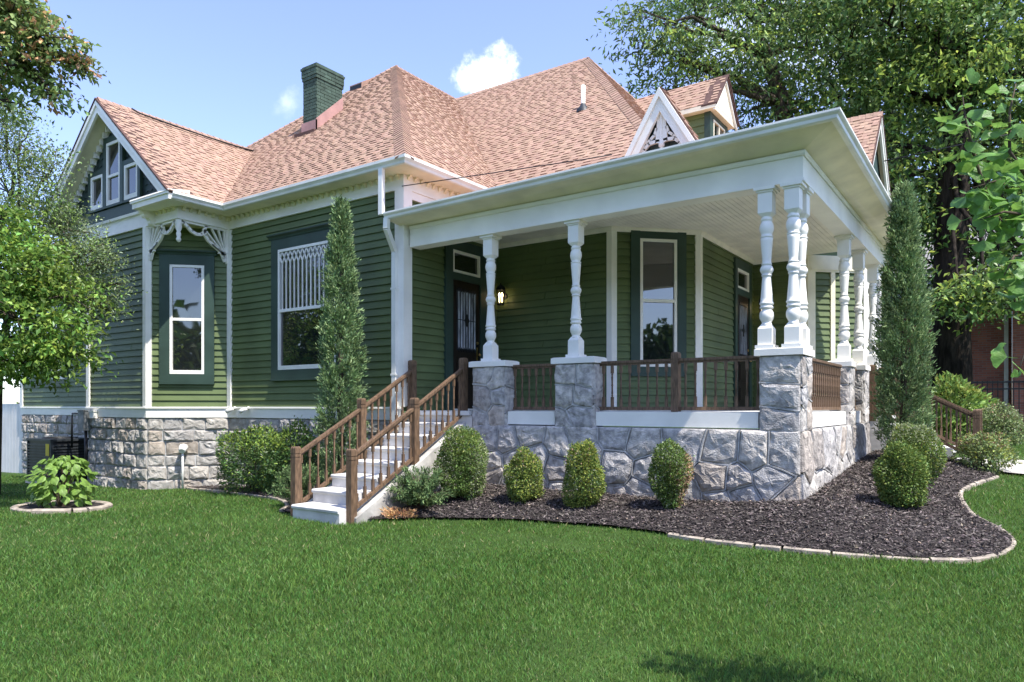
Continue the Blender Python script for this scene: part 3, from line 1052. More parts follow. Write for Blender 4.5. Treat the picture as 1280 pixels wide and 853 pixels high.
# porch roof (low pitch, out of sight above the gutter)
pr_ = MB()
A = [(-8.15, 8.27, 4.585), (-1.575, 8.27, 4.66), (-1.575, 15.35, 4.55), (-8.15, 11.25, 5.24), (-4.5, 11.25, 5.26), (-4.5, 15.35, 5.24)]
pr_.add(A, [(0, 1, 4, 3), (1, 2, 5, 4)])
pr_.add([(x, y, z - .03) for x, y, z in A], [(0, 1, 4, 3), (1, 2, 5, 4)])
prf = hp("porch_roof", pr_, M_SHING, fix=False)

# ------------------------------------------------------------------ railings
def baluster_mesh(h):
    mb = MB()
    q = .017
    a = h * .23
    mb.box(-q, -q, 0, q, q, a)
    mb.box(-q, -q, h - a * .95, q, q, h)
    k = h - 1.95 * a
    pr = [(.010, -.002), (.015, .02), (.010, .035), (.014, .05), (.012, k * .28), (.0125, k * .45), (.016, k * .5), (.0125, k * .55), (.013, k * .72), (.015, k - .05), (.010, k - .035), (.015, k - .018), (.010, k + .002)]
    mb.lathe((0, 0, a), pr, 7, cap=False)
    return mb.mesh("baluster", M_WOOD)


def newel_mesh(h, q=.05):
    mb = MB()
    F_ = lambda u, v, w: (u, w, v)
    mb.fbox(F_, -q, q, 0, h - .15, -q, q)
    mb.fbox(F_, -q + .007, q - .007, h - .15, h - .14, -q + .007, q - .007)
    mb.fbox(F_, -q, q, h - .14, h - .10, -q, q)
    mb.fbox(F_, -q + .007, q - .007, h - .10, h - .09, -q + .007, q - .007)
    mb.fbox(F_, -q, q, h - .09, h - .03, -q, q)
    P = []
    for (e, z) in ((q, h - .03), (q * .93, h - .012), (q * .7, h), ):
        P += [(-e, -e, z), (e, -e, z), (e, e, z), (-e, e, z)]
    mb.add(P, [(i + k, i + (k + 1) % 4, i + 4 + (k + 1) % 4, i + 4 + k) for i in (0, 4) for k in range(4)] + [(8, 9, 10, 11)])
    return mb.mesh("newel_post", M_WOOD)


BAL = baluster_mesh(.585)


def rail_run(a, b, bals, zt, zb, newels=(), name="railing"):
    """level railing between plan points; balusters at fractions"""
    mb = MB()
    mb.bar((*a, zt), (*b, zt), .06, .035)
    mb.bar((*a, zt - .03), (*b, zt - .03), .03, .03)
    mb.bar((*a, zb), (*b, zb), .04, .045)
    r = hp(name, mb, M_WOOD)
    for t in bals:
        hinst("baluster", BAL, r, (a[0] + (b[0] - a[0]) * t, a[1] + (b[1] - a[1]) * t, zb + .022))
    for (x, y, z0, h) in newels:
        hinst("newel_post", newel_mesh(h), r, (x, y, z0))
    return r


ZT, ZB = 2.10, 1.47
rail_run((-6.17, 8.86), (-5.295, 8.86), [(i + .5) / 7 for i in range(7)], ZT, ZB)
rail_run((-4.69, 8.86), (-2.465, 8.86), [(i + .5) / 17 for i in range(17) if i != 8], ZT, ZB, [(-3.577, 8.86, 1.30, .90)])
rail_run((-2.12, 9.17), (-2.12, 11.67), [.09 + (i + .5) / 19 * .91 for i in range(19)], ZT, ZB, [(-2.10, 9.24, 1.30, .88)])
rail_run((-2.12, 12.06), (-2.12, 12.91), [(i + .5) / 6 for i in range(6)], ZT, ZB)


def stair_rail(x, pts, dirx=False, name="stair_railing", nb=(8, 8), LOW=-.70):
    """raking rail along pts [(run, ztop_of_rail)], newels at the ends and the middle; x fixed (or y fixed when dirx)"""
    def W(r, z): return (r, x, z) if dirx else (x, r, z)
    mb = MB()
    for (p, q) in zip(pts[:-1], pts[1:]):
        for (w_, h_, dz) in ((.065, .036, 0), (.03, .03, -.033), (.045, .045, LOW)):
            mb.bar(W(p[0], p[1] + dz), W(q[0], q[1] + dz), w_, h_)
    r = hp(name, mb, M_WOOD)
    for k, (p, q) in enumerate(zip(pts[:-1], pts[1:])):
        for i in range(nb[k]):
            t = (i + .6) / (nb[k] + .2)
            hinst("baluster", BAL, r, W(p[0] + (q[0] - p[0]) * t, p[1] + (q[1] - p[1]) * t + LOW + .02), scale=(1, 1, (-LOW - .03) / .585))
    return r


# left front stairs: rise 1.43 over 8 steps, going up towards +Y
SX0, SX1 = -7.95, -7.035
SY0, RUN, RISE = 6.25, .341, 1.43 / 8
st = hp("stairs", MB().box(SX0 + .03, SY0 + .35, -.3, SX1 - .03, 8.62, .15), M_CONC)
for k in range(7):
    y0 = SY0 + k * RUN; z1 = (k + 1) * RISE - .002
    s_ = MB()
    F_ = frame((SX0, y0), (SX1, y0))
    jz = random.uniform(-.005, .005)
    zb_ = -.3 if k < 7 else -.3
    s_.prism(lambda a, b, c: F_(c, b, -a), [(.0, zb_), (.004, z1 - .055), (-.020, z1 - .045), (-.024, z1 - .015), (-.008, z1 + jz), (RUN - .003, z1 + jz), (RUN - .003, zb_)], 0, F_.L)
    hp("step", s_, M_CONC, st)
for (xa, xb) in ((-7.032, -6.90), (-8.08, -7.953)):
    hp("stair_stringer", MB().prism(lambda a, b, c: (c, a, b), [(6.42, -.3), (6.42, .06), (8.655, 1.25), (8.655, -.3)], xa, xb), mat("weathered_white_concrete", (.48, .46, .42), .9, .2, 3.5, .004, 25), st)
hp("porch_base", MB().box(-8.10, 8.66, -.2, -6.77, 9.0, 1.355), M_CONC)

for (xx, pts) in ((-8.02, [(6.36, .83), (7.565, 1.47), (8.66, 2.08)]), (-6.99, [(6.42, .85), (7.61, 1.48), (8.70, 2.08)])):
    r = stair_rail(xx, pts, nb=(8, 8))
    hinst("newel_post", newel_mesh(1.02), r, (xx, pts[0][0], -.07))
    hinst("newel_post", newel_mesh(1.12), r, (xx, pts[1][0], .50))
    hinst("newel_post", newel_mesh(.92), r, (xx, pts[2][0] + .02, 1.33))

# right side stairs going down towards +X
st2 = hp("stairs", MB().box(-1.95, 13.5, .0, -.9, 14.4, .60), M_CONC)
for k in range(5):
    x0 = -1.98; x1 = -1.98 + .30 * (5 - k)
    z1 = .66 + (k + 0) * .17
    hp("step", MB().box(x0, 13.42, z1 - .17 + (.0 if k else -.1), x1, 14.48, z1 - .003), M_CONC, st2)
for yy in (13.46, 14.44):
    r = stair_rail(yy, [(-1.93, 2.10), (-.50, 1.36)], True, nb=(10,), LOW=-.66)
    hinst("newel_post", newel_mesh(.98), r, (-.46, yy, .47))
    hinst("newel_post", newel_mesh(.95), r, (-1.93, yy, 1.25))

# ------------------------------------------------------------------ doors
def front_door(F, u0, u1, z1, zt, casing_t, knob_u):
    z0 = FLOOR + .03
    d_ = hp("door", MB().fbox(F, u0, u1, z0, z1, .0, .045), M_DOOR)
    gw = (u1 - u0)
    g0, g1 = u0 + .13, u1 - .13
    gz0, gz1 = z0 + (z1 - z0) * .46, z0 + (z1 - z0) * .93
    hp("door_glass", MB().fbox(F, g0, g1, gz0, gz1, .046, .054), M_LACE, d_)
    bars = MB()
    nb = 7
    for i in range(nb + 1):
        u = g0 + (g1 - g0) * i / nb
        bars.fbox(F, u - .006, u + .006, gz0 - .01, gz1 + .01, .0545, .064)
        if i < nb:
            for zz in (gz0, gz1):
                uc = g0 + (g1 - g0) * (i + .5) / nb
                bars.prism(F, [(uc - .028, zz), (uc, zz - .045), (uc + .028, zz), (uc, zz + .045)], .0545, .063)
    uc, zc = (g0 + g1) / 2, (gz0 + gz1) / 2
    bars.prism(F, [(uc - .07, zc), (uc, zc - .12), (uc + .07, zc), (uc, zc + .12)], .0545, .066)
    bars.fbox(F, g0, g1, zc - .006, zc + .006, .0545, .063)
    hp("leaded_bars", bars, M_BLACK, d_)
    for (a, b) in ((z0 + .12, z0 + .45), (z0 + .53, gz0 - .12)):
        pn = MB()
        pn.fbox(F, u0 + .12, u1 - .12, a, b, .046, .056)
        pn.fbox(F, u0 + .16, u1 - .16, a + .04, b - .04, .0565, .068)
        hp("door_panel", pn, M_DOOR, d_)
    kn = MB()
    p = Vector(F(knob_u, z0 + .98, .06)); nn = F.n
    kn.fbox(F, knob_u - .02, knob_u + .02, z0 + .88, z0 + 1.12, .046, .052)
    kn.tube([p, p + nn * .03, p + nn * .045, p + nn * .07], [.012, .012, .03, .018], 8)
    p2 = Vector(F(knob_u, z0 + 1.2, .05)); kn.tube([p2, p2 + nn * .02], [.028, .026], 8)
    hp("door_handle", kn, M_BRASS, d_)
    c = MB()
    t = casing_t
    c.fbox(F, u0 - t, u0 - .004, z0 - .03, zt + .18, 0, .07)
    c.fbox(F, u1 + .004, u1 + t, z0 - .03, zt + .18, 0, .07)
    c.fbox(F, u0 - .004, u1 + .004, zt + .003, zt + .18, 0, .068)
    c.fbox(F, u0 - .004, u1 + .004, z1 + .003, z1 + .13, 0, .068)
    hp("door_casing", c, M_TEAL, d_)
    hp("threshold", MB().fbox(F, u0 - .01, u1 + .01, FLOOR + .002, z0 - .003, 0, .12), M_WHITE, d_)
    # transom light
    s = .045
    tm = MB()
    a0, a1 = z1 + .135, zt
    for A_ in ((u0 + .002, u0 + s, a0, a1), (u1 - s, u1 - .002, a0, a1), (u0 + s, u1 - s, a1 - s, a1), (u0 + s, u1 - s, a0, a0 + s)):
        tm.fbox(F, *A_, 0, .06)
    tr = hp("transom_frame", tm, M_WHITE, d_)
    hp("transom_pane", MB().fbox(F, u0 + s, u1 - s, a0 + s, a1 - s, .01, .02), M_GLASS, d_)


front_door(F5, 1.19, 1.98, 3.74, 4.27, .20, 1.90)
front_door(F8, 2.02, 2.80, 3.74, 4.27, .15, 2.72)

# ------------------------------------------------------------------ friezes, soffits, gutters
WALLP = [(-12.9, 7.52), (-12.9, 8.6), (-8.14, 8.6), (-8.14, 11.2)]
fz = MB()
fz.box(-17.43, 7.49, 5.03, -12.87, 7.62, 5.345)
fz.box(-12.97, 7.621, 5.03, -12.87, 8.57, 5.27)
fz.sweep([(-12.868, 8.6, 0), (-8.14, 8.6, 0), (-8.14, 11.2, 0)], [(0, 5.03), (.035, 5.03), (.035, 5.27), (0, 5.27)])
fz.sweep([(-22.5, 8.6, 0), (-17.43, 8.6, 0)], [(0, 5.03), (.035, 5.03), (.035, 5.27), (0, 5.27)])
hp("frieze_board", fz, M_WHITE)
fm = MB()
fm.sweep([(-17.43, 7.49, 0), (-12.87, 7.49, 0), (-12.87, 8.565, 0), (-8.105, 8.565, 0), (-8.105, 11.2, 0)], [(0, 5.03), (.025, 5.03), (.025, 5.06), (0, 5.07)])
fm.sweep([(-17.43, 7.49, 0), (-13.8, 7.49, 0)], [(0, 5.30), (.05, 5.31), (.06, 5.36), (0, 5.36)])
hp("frieze_moulding", fm, M_WHITE)
hp("soffit", MB().add([(-13.95, 7.55, 5.045), (-12.9, 7.55, 5.045), (-12.9, 8.6, 5.045), (-13.98, 7.55, 5.07), (-12.9, 7.55, 5.07), (-12.9, 8.63, 5.07)], [(0, 1, 2), (3, 4, 5), (0, 1, 4, 3), (1, 2, 5, 4), (2, 0, 3, 5)]), M_CREAM)
hp("soffit", MB().sweep([(x, y, 0) for x, y in [(-12.9, 7.15)] + WALLP[1:]], [(.0, 5.275), (.365, 5.275), (.365, 5.295), (0, 5.295)]), M_CREAM)
hp("soffit", MB().sweep([(-22.9, 8.6, 0), (-17.43, 8.6, 0)], [(.0, 5.275), (.40, 5.275), (.40, 5.295), (0, 5.295)]), M_CREAM)
GUT2 = [(.362, 5.275), (.40, 5.275), (.412, 5.285), (.42, 5.315), (.44, 5.34), (.455, 5.355), (.455, 5.40), (.44, 5.40), (.43, 5.36), (.38, 5.30), (.372, 5.385), (.362, 5.385)]
hp("gutter", MB().sweep([(-12.9, 7.16, 0), (-12.9, 8.6, 0), (-8.14, 8.6, 0), (-8.14, 10.95, 0)], GUT2), M_GUTTER)
den = MB()
for (p, q) in ((WALLP[0], WALLP[1]), (WALLP[1], WALLP[2]), (WALLP[2], WALLP[3]), ((-13.8, 7.52), (-12.9, 7.52))):
    Fd = frame(p, q)
    k = int(Fd.L / .15)
    for i in range(k):
        u = (i + .5) * Fd.L / k
        den.prism(lambda a, b, c: Fd(c, b, a), [(.032, 5.272), (.10, 5.272), (.095, 5.25), (.065, 5.235), (.05, 5.20), (.032, 5.195)], u - .028, u + .028)
hp("dentil_row", den, M_CREAM, kind='stuff')
# frieze above the porch on the right-facing wall, and the wing's square corner over the bay
hp("frieze_board", MB().box(-8.139, 8.64, 4.90, -8.10, 11.18, 5.028), M_WHITE)

# downspouts
ds = MB()


def spout(mb, pts, w=.085, d=.065):
    for a, b in zip(pts[:-1], pts[1:]):
        mb.bar(a, b, w, d, up=Vector((0, 1, 0)))
    return mb


spout(ds, [(-8.24, 8.20, 5.28), (-8.24, 8.20, 4.55)])
spout(ds, [(-8.16, 8.24, 4.49), (-8.17, 8.24, 4.33), (-8.22, 8.40, 4.15), (-8.25, 8.51, 4.02), (-8.25, 8.51, .25)], .085, .07)
for z in (3.4, 2.0):
    ds.fbox(lambda u, v, w: (u, w, v), -8.31, -8.19, z, z + .03, 8.47, 8.556)
hp("downspout", ds, M_GUTTER)

# ------------------------------------------------------------------ roofs
def shingle_field(poly, name, m, parent, expo=.122, tab=.155, thick=.018, lift=.004, holes=(), seed=1, fish=False):
    """every shingle of a roof plane as its own raised tab; poly[0]->poly[1] is the eave seen from outside, left to right"""
    r = random.Random(seed)
    P = [Vector(p) for p in poly]
    A = (P[1] - P[0]).normalized()
    Nn = A.cross(P[2] - P[0]).normalized()
    B = Nn.cross(A)
    O = P[0]
    q = [((p - O).dot(A), (p - O).dot(B)) for p in P]
    bmax = max(t[1] for t in q); bmin = min(t[1] for t in q)

    def span(b):
        xs = []
        for i in range(len(q)):
            (x0, y0), (x1, y1) = q[i], q[(i + 1) % len(q)]
            if (y0 - b) * (y1 - b) <= 0 and abs(y1 - y0) > 1e-9:
                xs.append(x0 + (x1 - x0) * (b - y0) / (y1 - y0))
        return (min(xs), max(xs)) if len(xs) > 1 else None
    mb = MB()
    b = bmin + 1e-4
    row = 0
    while b < bmax - .02:
        b1 = min(b + expo, bmax - 1e-3)
        s0 = span(b); s1 = span(b1)
        if s0 and s1:
            lo = min(s0[0], s1[0]); hi = max(s0[1], s1[1])
            x = lo - r.uniform(0, tab)
            tooth = r.random() < .5
            while x < hi:
                L = tab * (r.uniform(.55, 1.25) if not fish else 1)
                tooth = not tooth
                g = .0015 if not fish else .004
                xa, xb = x + g, x + L - g
                c0, c1 = max(xa, s0[0]), min(xb, s0[1])
                d0, d1 = max(xa, s1[0]), min(xb, s1[1])
                x += L
                if c1 - c0 < .01 and d1 - d0 < .01: continue
                if c1 < c0: c0 = c1 = (c0 + c1) / 2
                if d1 < d0: d0 = d1 = (d0 + d1) / 2
                t = (thick if (tooth or fish) else .006) + r.uniform(0, .004)
                dz = r.uniform(-.006, .006)
                top = b1 + .02
                pt = lambda a, bb, h: O + A * a + B * bb + Nn * h
                V = [pt(c0, b + dz, lift), pt(c1, b + dz, lift), pt(c0, b + dz, lift + t), pt(c1, b + dz, lift + t), pt(d0, min(top, bmax), lift + .002), pt(d1, min(top, bmax), lift + .002)]
                if fish:
                    mid = [pt((c0 + c1) / 2, b - expo * .25, lift + t)]
                    mb.add(V + mid, [(2, 6, 3, 5, 4), (0, 1, 3, 6, 2)])
                else:
                    mb.add(V, [(2, 3, 5, 4), (0, 1, 3, 2), (0, 2, 4), (1, 5, 3)])
        b = b1 if b1 > b + 1e-3 else bmax
        row += 1
    if mb.v: hp(name, mb, m, parent, fix=False, kind='stuff')


def roof_plane(poly, seed, shingles=True, thick=.05, name="roof"):
    P = [Vector(p) for p in poly]
    Nn = (P[1] - P[0]).cross(P[2] - P[0]).normalized()
    n = len(P)
    V = P + [p - Nn * thick for p in P]
    mb = MB().add(V, [tuple(range(n)), tuple(range(2 * n - 1, n - 1, -1))] + [(i, n + i, n + (i + 1) % n, (i + 1) % n) for i in range(n)])
    o = hp(name, mb, M_DRIP)
    if shingles: shingle_field(poly, "shingle_courses", M_SHING, o, seed=seed)
    return o


def ridge_caps(a, b, n1, n2, parent, w=.17, step=.15, seed=2):
    """overlapping cap shingles folded over a hip or ridge; n1, n2 = normals of the two planes"""
    a = Vector(a); b = Vector(b); d = (b - a).normalized()
    s1 = d.cross(Vector(n1)).normalized(); s2 = Vector(n2).cross(d).normalized()
    up = (Vector(n1) + Vector(n2)).normalized()
    mb = MB()
    L = (b - a).length; k = int(L / step)
    for i in range(k):
        p = a + d * (L * i / k); q = a + d * (L * (i + 1.25) / k)
        h0, h1 = .034, .016
        V = [p - s1 * w + up * h0 * .9, p + up * (h0 + .012), p - s2 * w + up * h0 * .9, q - s1 * w + up * h1 * .8, q + up * (h1 + .012), q - s2 * w + up * h1 * .8]
        V += [v - up * .022 for v in V[:3]]
        mb.add(V, [(0, 1, 4, 3), (1, 2, 5, 4), (6, 7, 1, 0), (7, 8, 2, 1)])
    hp("cap_shingles", mb, M_CAP, parent, fix=False, kind='stuff')


AP1 = (-13.34, 13.8, 10.46); RB = (-13.34, 16.3, 10.46); RE = (-8.96, 16.3, 10.46)
EC1 = (-7.74, 8.2, 5.4); V1 = (-7.74, 10.74, 5.4); EC2 = (-4.4, 10.74, 5.4)
r_front = roof_plane([(-18.94, 8.2, 5.4), EC1, AP1], 1)
r_side = roof_plane([EC1, V1, RB, AP1], 2)
r_cross = roof_plane([V1, EC2, RE, RB], 3)
r_end = roof_plane([EC2, (-4.4, 21.86, 5.4), RE], 4)
roof_plane([(-18.94, 24, 5.4), (-18.94, 8.2, 5.4), AP1, (-13.34, 24, 10.46)], 5, False)
roof_plane([(-4.4, 21.86, 5.4), (-13.34, 21.86, 5.4), RB, RE], 6, False)
roof_plane([(-13.34, 16.3, 10.44), (-7.9, 21.8, 5.3), (-7.9, 24, 5.3), (-13.34, 24, 10.44)], 6, False)


def nrm(p):
    P = [Vector(x) for x in p]
    return (P[1] - P[0]).cross(P[2] - P[0]).normalized()


nF = nrm([(-18.94, 8.2, 5.4), EC1, AP1]); nS = nrm([EC1, V1, RB]); nC = nrm([V1, EC2, RE]); nE = nrm([EC2, (-4.4, 21.86, 5.4), RE])
ridge_caps(EC1, AP1, nF, nS, r_front)
ridge_caps(AP1, RB, Vector((-.67, 0, .74)), nS, r_side)
ridge_caps((-18.94, 8.2, 5.4), AP1, Vector((-.67, 0, .74)), nF, r_front)
ridge_caps(RB, RE, Vector((0, .67, .74)), nC, r_cross)
ridge_caps(EC2, RE, nC, nE, r_cross)
ridge_caps((-4.4, 21.86, 5.4), RE, nE, Vector((0, .67, .74)), r_end)
# lower left roof over the set-back wall
roof_plane([(-23.0, 8.15, 5.4), (-18.0, 8.15, 5.4), (-18.0, 11, 7.2), (-20.5, 11, 7.2)], 8)
roof_plane([(-23.0, 14, 5.4), (-23.0, 8.15, 5.4), (-20.5, 11, 7.2), (-20.5, 14, 7.2)], 8, False)

# ------------------------------------------------------------------ gables
def chevron(uc, za, p, hw, vd, drop=0.0, zmin=None):
    if zmin is not None:
        o = (za - drop - zmin) / p; i = (za - drop - vd - zmin) / p
        return [(uc - o, zmin), (uc, za - drop), (uc + o, zmin), (uc + i, zmin), (uc, za - drop - vd), (uc - i, zmin)]
    return [(uc - hw, za - drop - p * hw), (uc, za - drop), (uc + hw, za - drop - p * hw), (uc + hw, za - drop - p * hw - vd), (uc, za - drop - vd), (uc - hw, za - drop - p * hw - vd)]


# left wing gable, facing the lawn
LG = frame((-17.43, 7.52), (-12.9, 7.52))
uc, za, pw_, hw = 2.265, 7.71, .867, 2.665
gw_ = hp("gable_wall", MB().prism(LG, [(.02, 5.35), (4.51, 5.35), (uc, 5.35 + 2.245 * pw_)], -.10, -.002), M_TEAL)
gp = [LG(.1, 5.60, 0), LG(4.43, 5.60, 0), LG(uc + .12, 7.50, 0), LG(uc - .12, 7.50, 0)]
shingle_field(gp, "shingle_courses", M_FISH, gw_, .14, .16, .018, .002, seed=9, fish=True)
hp("gable_trim", MB().fbox(LG, .03, 4.5, 5.352, 5.60, .0, .05), M_TEAL, gw_)
for (a, b) in ((1.86, 1.94), (2.59, 2.67)):
    pass
window(LG, 1.985, 2.545, 5.66, 6.95, 6.25, cs=(.11, .12, .05), crown=False, w=.034, wide=.06)
window(LG, 2.70, 3.22, 5.66, 6.36, 6, cs=(.10, .10, .05), crown=False, w=.030, double=False, wide=.06)
window(LG, 1.31, 1.83, 5.66, 6.36, 6, cs=(.10, .10, .05), crown=False, w=.030, double=False, wide=.06)
ov = .36
rk = hp("rake_board", MB().prism(LG, chevron(uc, za, pw_, hw, .22, .06, 5.43), ov, ov + .045), M_WHITE)
hp("rake_moulding", MB().prism(LG, chevron(uc, za, pw_, hw, .09, .045, 5.41), ov + .046, ov + .075), M_WHITE, rk)
hp("rake_soffit", MB().prism(LG, chevron(uc, za, pw_, hw - .03, .03, .16, 5.42), -.0, ov - .002), M_CREAM, rk)
hp("frieze_moulding", MB().prism(LG, chevron(uc, za, pw_, hw - .30, .10, .195), .02, .06), M_WHITE, rk)
dn = MB()
for s in (-1, 1):
    for i in range(17):
        t = .10 + i * .128
        u = uc + s * t
        dn.fbox(LG, u - .035, u + .035, za - .19 - t * pw_ - .14, za - .19 - t * pw_ - .02, .02, .12)
hp("dentil_row", dn, M_WHITE, rk, kind='stuff')
hp("roof_edge", MB().prism(LG, chevron(uc, za, pw_, hw + .02, .03, -.012, 5.40), -.1, ov + .085), M_DRIP, rk)
# cornice return and scroll bracket
cr = MB().fbox(LG, 3.63, 4.905, 5.262, 5.398, .035, .402)
cr.prism(lambda a, b, c: LG(c, b, a), [(-.0, 5.40), (.44, 5.40), (.43, 5.43), (0, 5.50)], 3.60, 4.92)
cr.fbox(LG, 3.60, 4.91, 5.36, 5.398, .40, .43)
hp("cornice_return", cr, M_WHITE)
sc = MB()
sc.prism(lambda a, b, c: LG(c, b, a), [(.0, 5.273), (.30, 5.273), (.30, 5.23), (.24, 5.17), (.17, 5.15), (.13, 5.10), (.10, 5.02), (.05, 4.99), (0, 4.99)], 3.66, 3.78)
a = Vector(LG(3.655, 5.18, .20)); b = Vector(LG(3.785, 5.18, .20)); sc.tube([a, b], .055, 10)
a = Vector(LG(3.655, 5.06, .08)); b = Vector(LG(3.785, 5.06, .08)); sc.tube([a, b], .045, 10)
hp("scroll_bracket", sc, M_WHITE)
wr = -15.165
r_wing = roof_plane([(-12.5, 7.12, 5.4), (-12.5, 8.2, 5.4), (wr, 11.0, 7.71), (wr, 7.12, 7.71)], 12)
roof_plane([(-17.83, 9.5, 5.4), (-17.83, 7.12, 5.4), (wr, 7.12, 7.71), (wr, 11.0, 7.71)], 13)
ridge_caps((wr, 7.12, 7.71), (wr, 10.75, 7.71), Vector((-.655, 0, .755)), Vector((.655, 0, .755)), r_wing)
# loose cable lying just under the ridge
lc = MB().tube([(wr + .12, 7.75, 7.70), (wr + .16, 7.9, 7.64), (wr + .22, 8.6, 7.60), (wr + .2, 9.4, 7.60), (wr + .16, 10.2, 7.63), (wr + .1, 10.7, 7.68)], .018, 6)
tl = thing("cable", 'thin black cable lying along the roof just below the left gable ridge', 'cable', (wr, 7.8, 7.6))
world_part("cable_run", lc, M_BLACK, tl)

# gingerbread brackets of the bay corner
def gingerbread(F, name="gingerbread_bracket", flip=False, L=1.05):
    mb = MB()
    t0, t1 = -.03, .02
    X = (lambda a: L - a) if flip else (lambda a: a)
    FF = lambda a, b, c: F(X(a), b, c)
    zt = 5.028
    mb.fbox(FF, 0.0, L - .03, zt - .04, zt, t0, t1)

    def arc(pts, w):
        for p, q in zip(pts[:-1], pts[1:]):
            dx, dy = q[0] - p[0], q[1] - p[1]; l = hypot(dx, dy) or 1
            ox, oy = -dy / l * w / 2, dx / l * w / 2
            e = .15 * w / l
            mb.prism(FF, [(p[0] + ox - dx * e, p[1] + oy - dy * e), (p[0] - ox - dx * e, p[1] - oy - dy * e), (q[0] - ox + dx * e, q[1] - oy + dy * e), (q[0] + ox + dx * e, q[1] + oy + dy * e)], t0, t1)
    c = (.06, zt - .46)
    R_ = .36
    # fan rim sweeping from the top rail down to the post
    rim = [(.46, zt - .02), (.50, zt - .10), (.48, zt - .20), (.41, zt - .29), (.31, zt - .36), (.20, zt - .42), (.12, zt - .49), (.08, zt - .58), (.05, zt - .64)]
    arc(rim, .055)
    cxx, czz = .035, zt - .54
    for i in range(6):
        a = radians(18 + i * 13.5)
        # run each ray to the rim or the top rail
        t = .1
        while t < .6:
            x, y = cxx + t * cos(a), czz + t * sin(a)
            lim = .47 if y > zt - .24 else .47 - (zt - .24 - y) * 1.15
            if y > zt - .05 or x > lim: break
            t += .01
        arc([(cxx + .05 * cos(a), czz + .05 * sin(a)), (x, y)], .026)
    arc([(.03, zt - .58), (.09, zt - .52), (.10, zt - .46)], .03)
    sc_ = [(.49, zt - .12), (.56, zt - .20), (.66, zt - .215), (.76, zt - .18), (.84, zt - .11), (.92, zt - .05), (1.0, zt - .025)]
    arc(sc_, .055)
    mb.fbox(FF, 0, .03, zt - .68, zt - .04, t0, t1)
    return hp(name, mb, M_WHITE)


gingerbread(frame((-13.93, 7.52), (-12.9, 7.52)), L=1.03)
gingerbread(frame((-12.9, 7.52), (-12.9, 8.55)), flip=True, L=1.03)
pdn = MB().lathe((-12.92, 7.54, 4.60), [(.012, 0), (.035, .02), (.05, .06), (.03, .10), (.045, .13), (.045, .17), (.03, .2), (.055, .25), (.06, .30), (.06, .43)], 10)
hp("pendant_drop", pdn, M_WHITE)
# porch frieze pendants are left plain

# right wing gable, facing right
RG = frame((-2.5, 15.3), (-2.5, 19.9))
uc2, za2, p2, hw2 = 2.3, 7.95, 1.10, 2.32
hp("gable_wall", MB().prism(RG, [(.1, 5.2), (4.5, 5.2), (uc2, 5.2 + 2.2 * p2)], -.1, -.002), M_TEAL)
rk2 = hp("rake_board", MB().prism(RG, chevron(uc2, za2, p2, hw2, .26, .05), .08, .13), M_WHITE)
hp("rake_moulding", MB().prism(RG, chevron(uc2, za2, p2, hw2, .09, .035), .131, .155), M_WHITE, rk2)
hp("rake_soffit", MB().prism(RG, chevron(uc2, za2, p2, hw2 - .03, .03, .12), 0, .078), M_CREAM, rk2)
hp("roof_edge", MB().prism(RG, chevron(uc2, za2, p2, hw2 + .02, .045, -.01), -.05, .17), M_DRIP, rk2)
yr = 17.6
rr_ = roof_plane([(-8.0, yr - hw2, 5.4), (-2.36, yr - hw2, 5.4), (-2.36, yr, 7.95), (-8.0, yr, 7.95)], 15)
roof_plane([(-2.36, yr + hw2, 5.4), (-8.0, yr + hw2, 5.4), (-8.0, yr, 7.95), (-2.36, yr, 7.95)], 16, False)
ridge_caps((-7.5, yr, 7.95), (-2.36, yr, 7.95), Vector((0, .74, .67)), Vector((0, -.74, .67)), rr_)
hp("frieze_board", MB().box(-3.45, 15.55, 5.03, -2.47, 15.65, 5.38).box(-2.57, 15.651, 5.03, -2.47, 18.7, 5.38), M_WHITE)

# ------------------------------------------------------------------ dormer on the end roof
dz, dy = 9.07, 16.3
DF = frame((-5.57, dy - .55), (-5.57, dy + .55))
dw = hp("dormer", MB().fbox(DF, 0, 1.1, 6.3, 8.22, -2.2, 0).prism(DF, [(0, 8.22), (1.1, 8.22), (.55, 8.9)], -2.2, -.002), M_GREEN)
SF = frame((-7.7, dy - .55), (-5.57, dy - .55))
z = 6.5
while z < 8.15:
    P = [SF(0, z, .002), SF(2.03, z, .002), SF(2.03, z, .03), SF(0, z, .03), SF(0, z + .175, .002), SF(2.03, z + .175, .002), SF(2.03, z + .175, .006), SF(0, z + .175, .006)]
    hp("siding_board", MB().add(P, [(0, 1, 2, 3), (4, 7, 6, 5), (3, 2, 6, 7), (0, 4, 5, 1), (0, 3, 7, 4), (1, 5, 6, 2)]), M_GREEN, dw)
    z += .166
cbd = MB().fbox(SF, 2.03, 2.13, 6.3, 8.2, 0.001, .045).fbox(DF, -.045, .10, 6.3, 8.2, .001, .04).fbox(DF, 1.0, 1.145, 6.3, 8.2, .001, .04)
cbd.fbox(DF, .10, 1.0, 8.0, 8.2, .001, .036).fbox(DF, .10, 1.0, 6.3, 6.95, .001, .036)
hp("corner_board", cbd, M_TEAL, dw)
sash = MB()
for A_ in ((.16, .20, 7.0, 7.98), (.90, .94, 7.0, 7.98), (.20, .90, 7.94, 7.98), (.20, .90, 7.0, 7.05), (.53, .57, 7.05, 7.94), (.20, .53, 7.48, 7.51), (.57, .90, 7.48, 7.51)):
    sash.fbox(DF, *A_, .001, .045)
hp("window_sash", sash, M_CREAM, dw)
hp("pane", MB().fbox(DF, .20, .90, 7.05, 7.94, .004, .012), M_GLASS, dw)
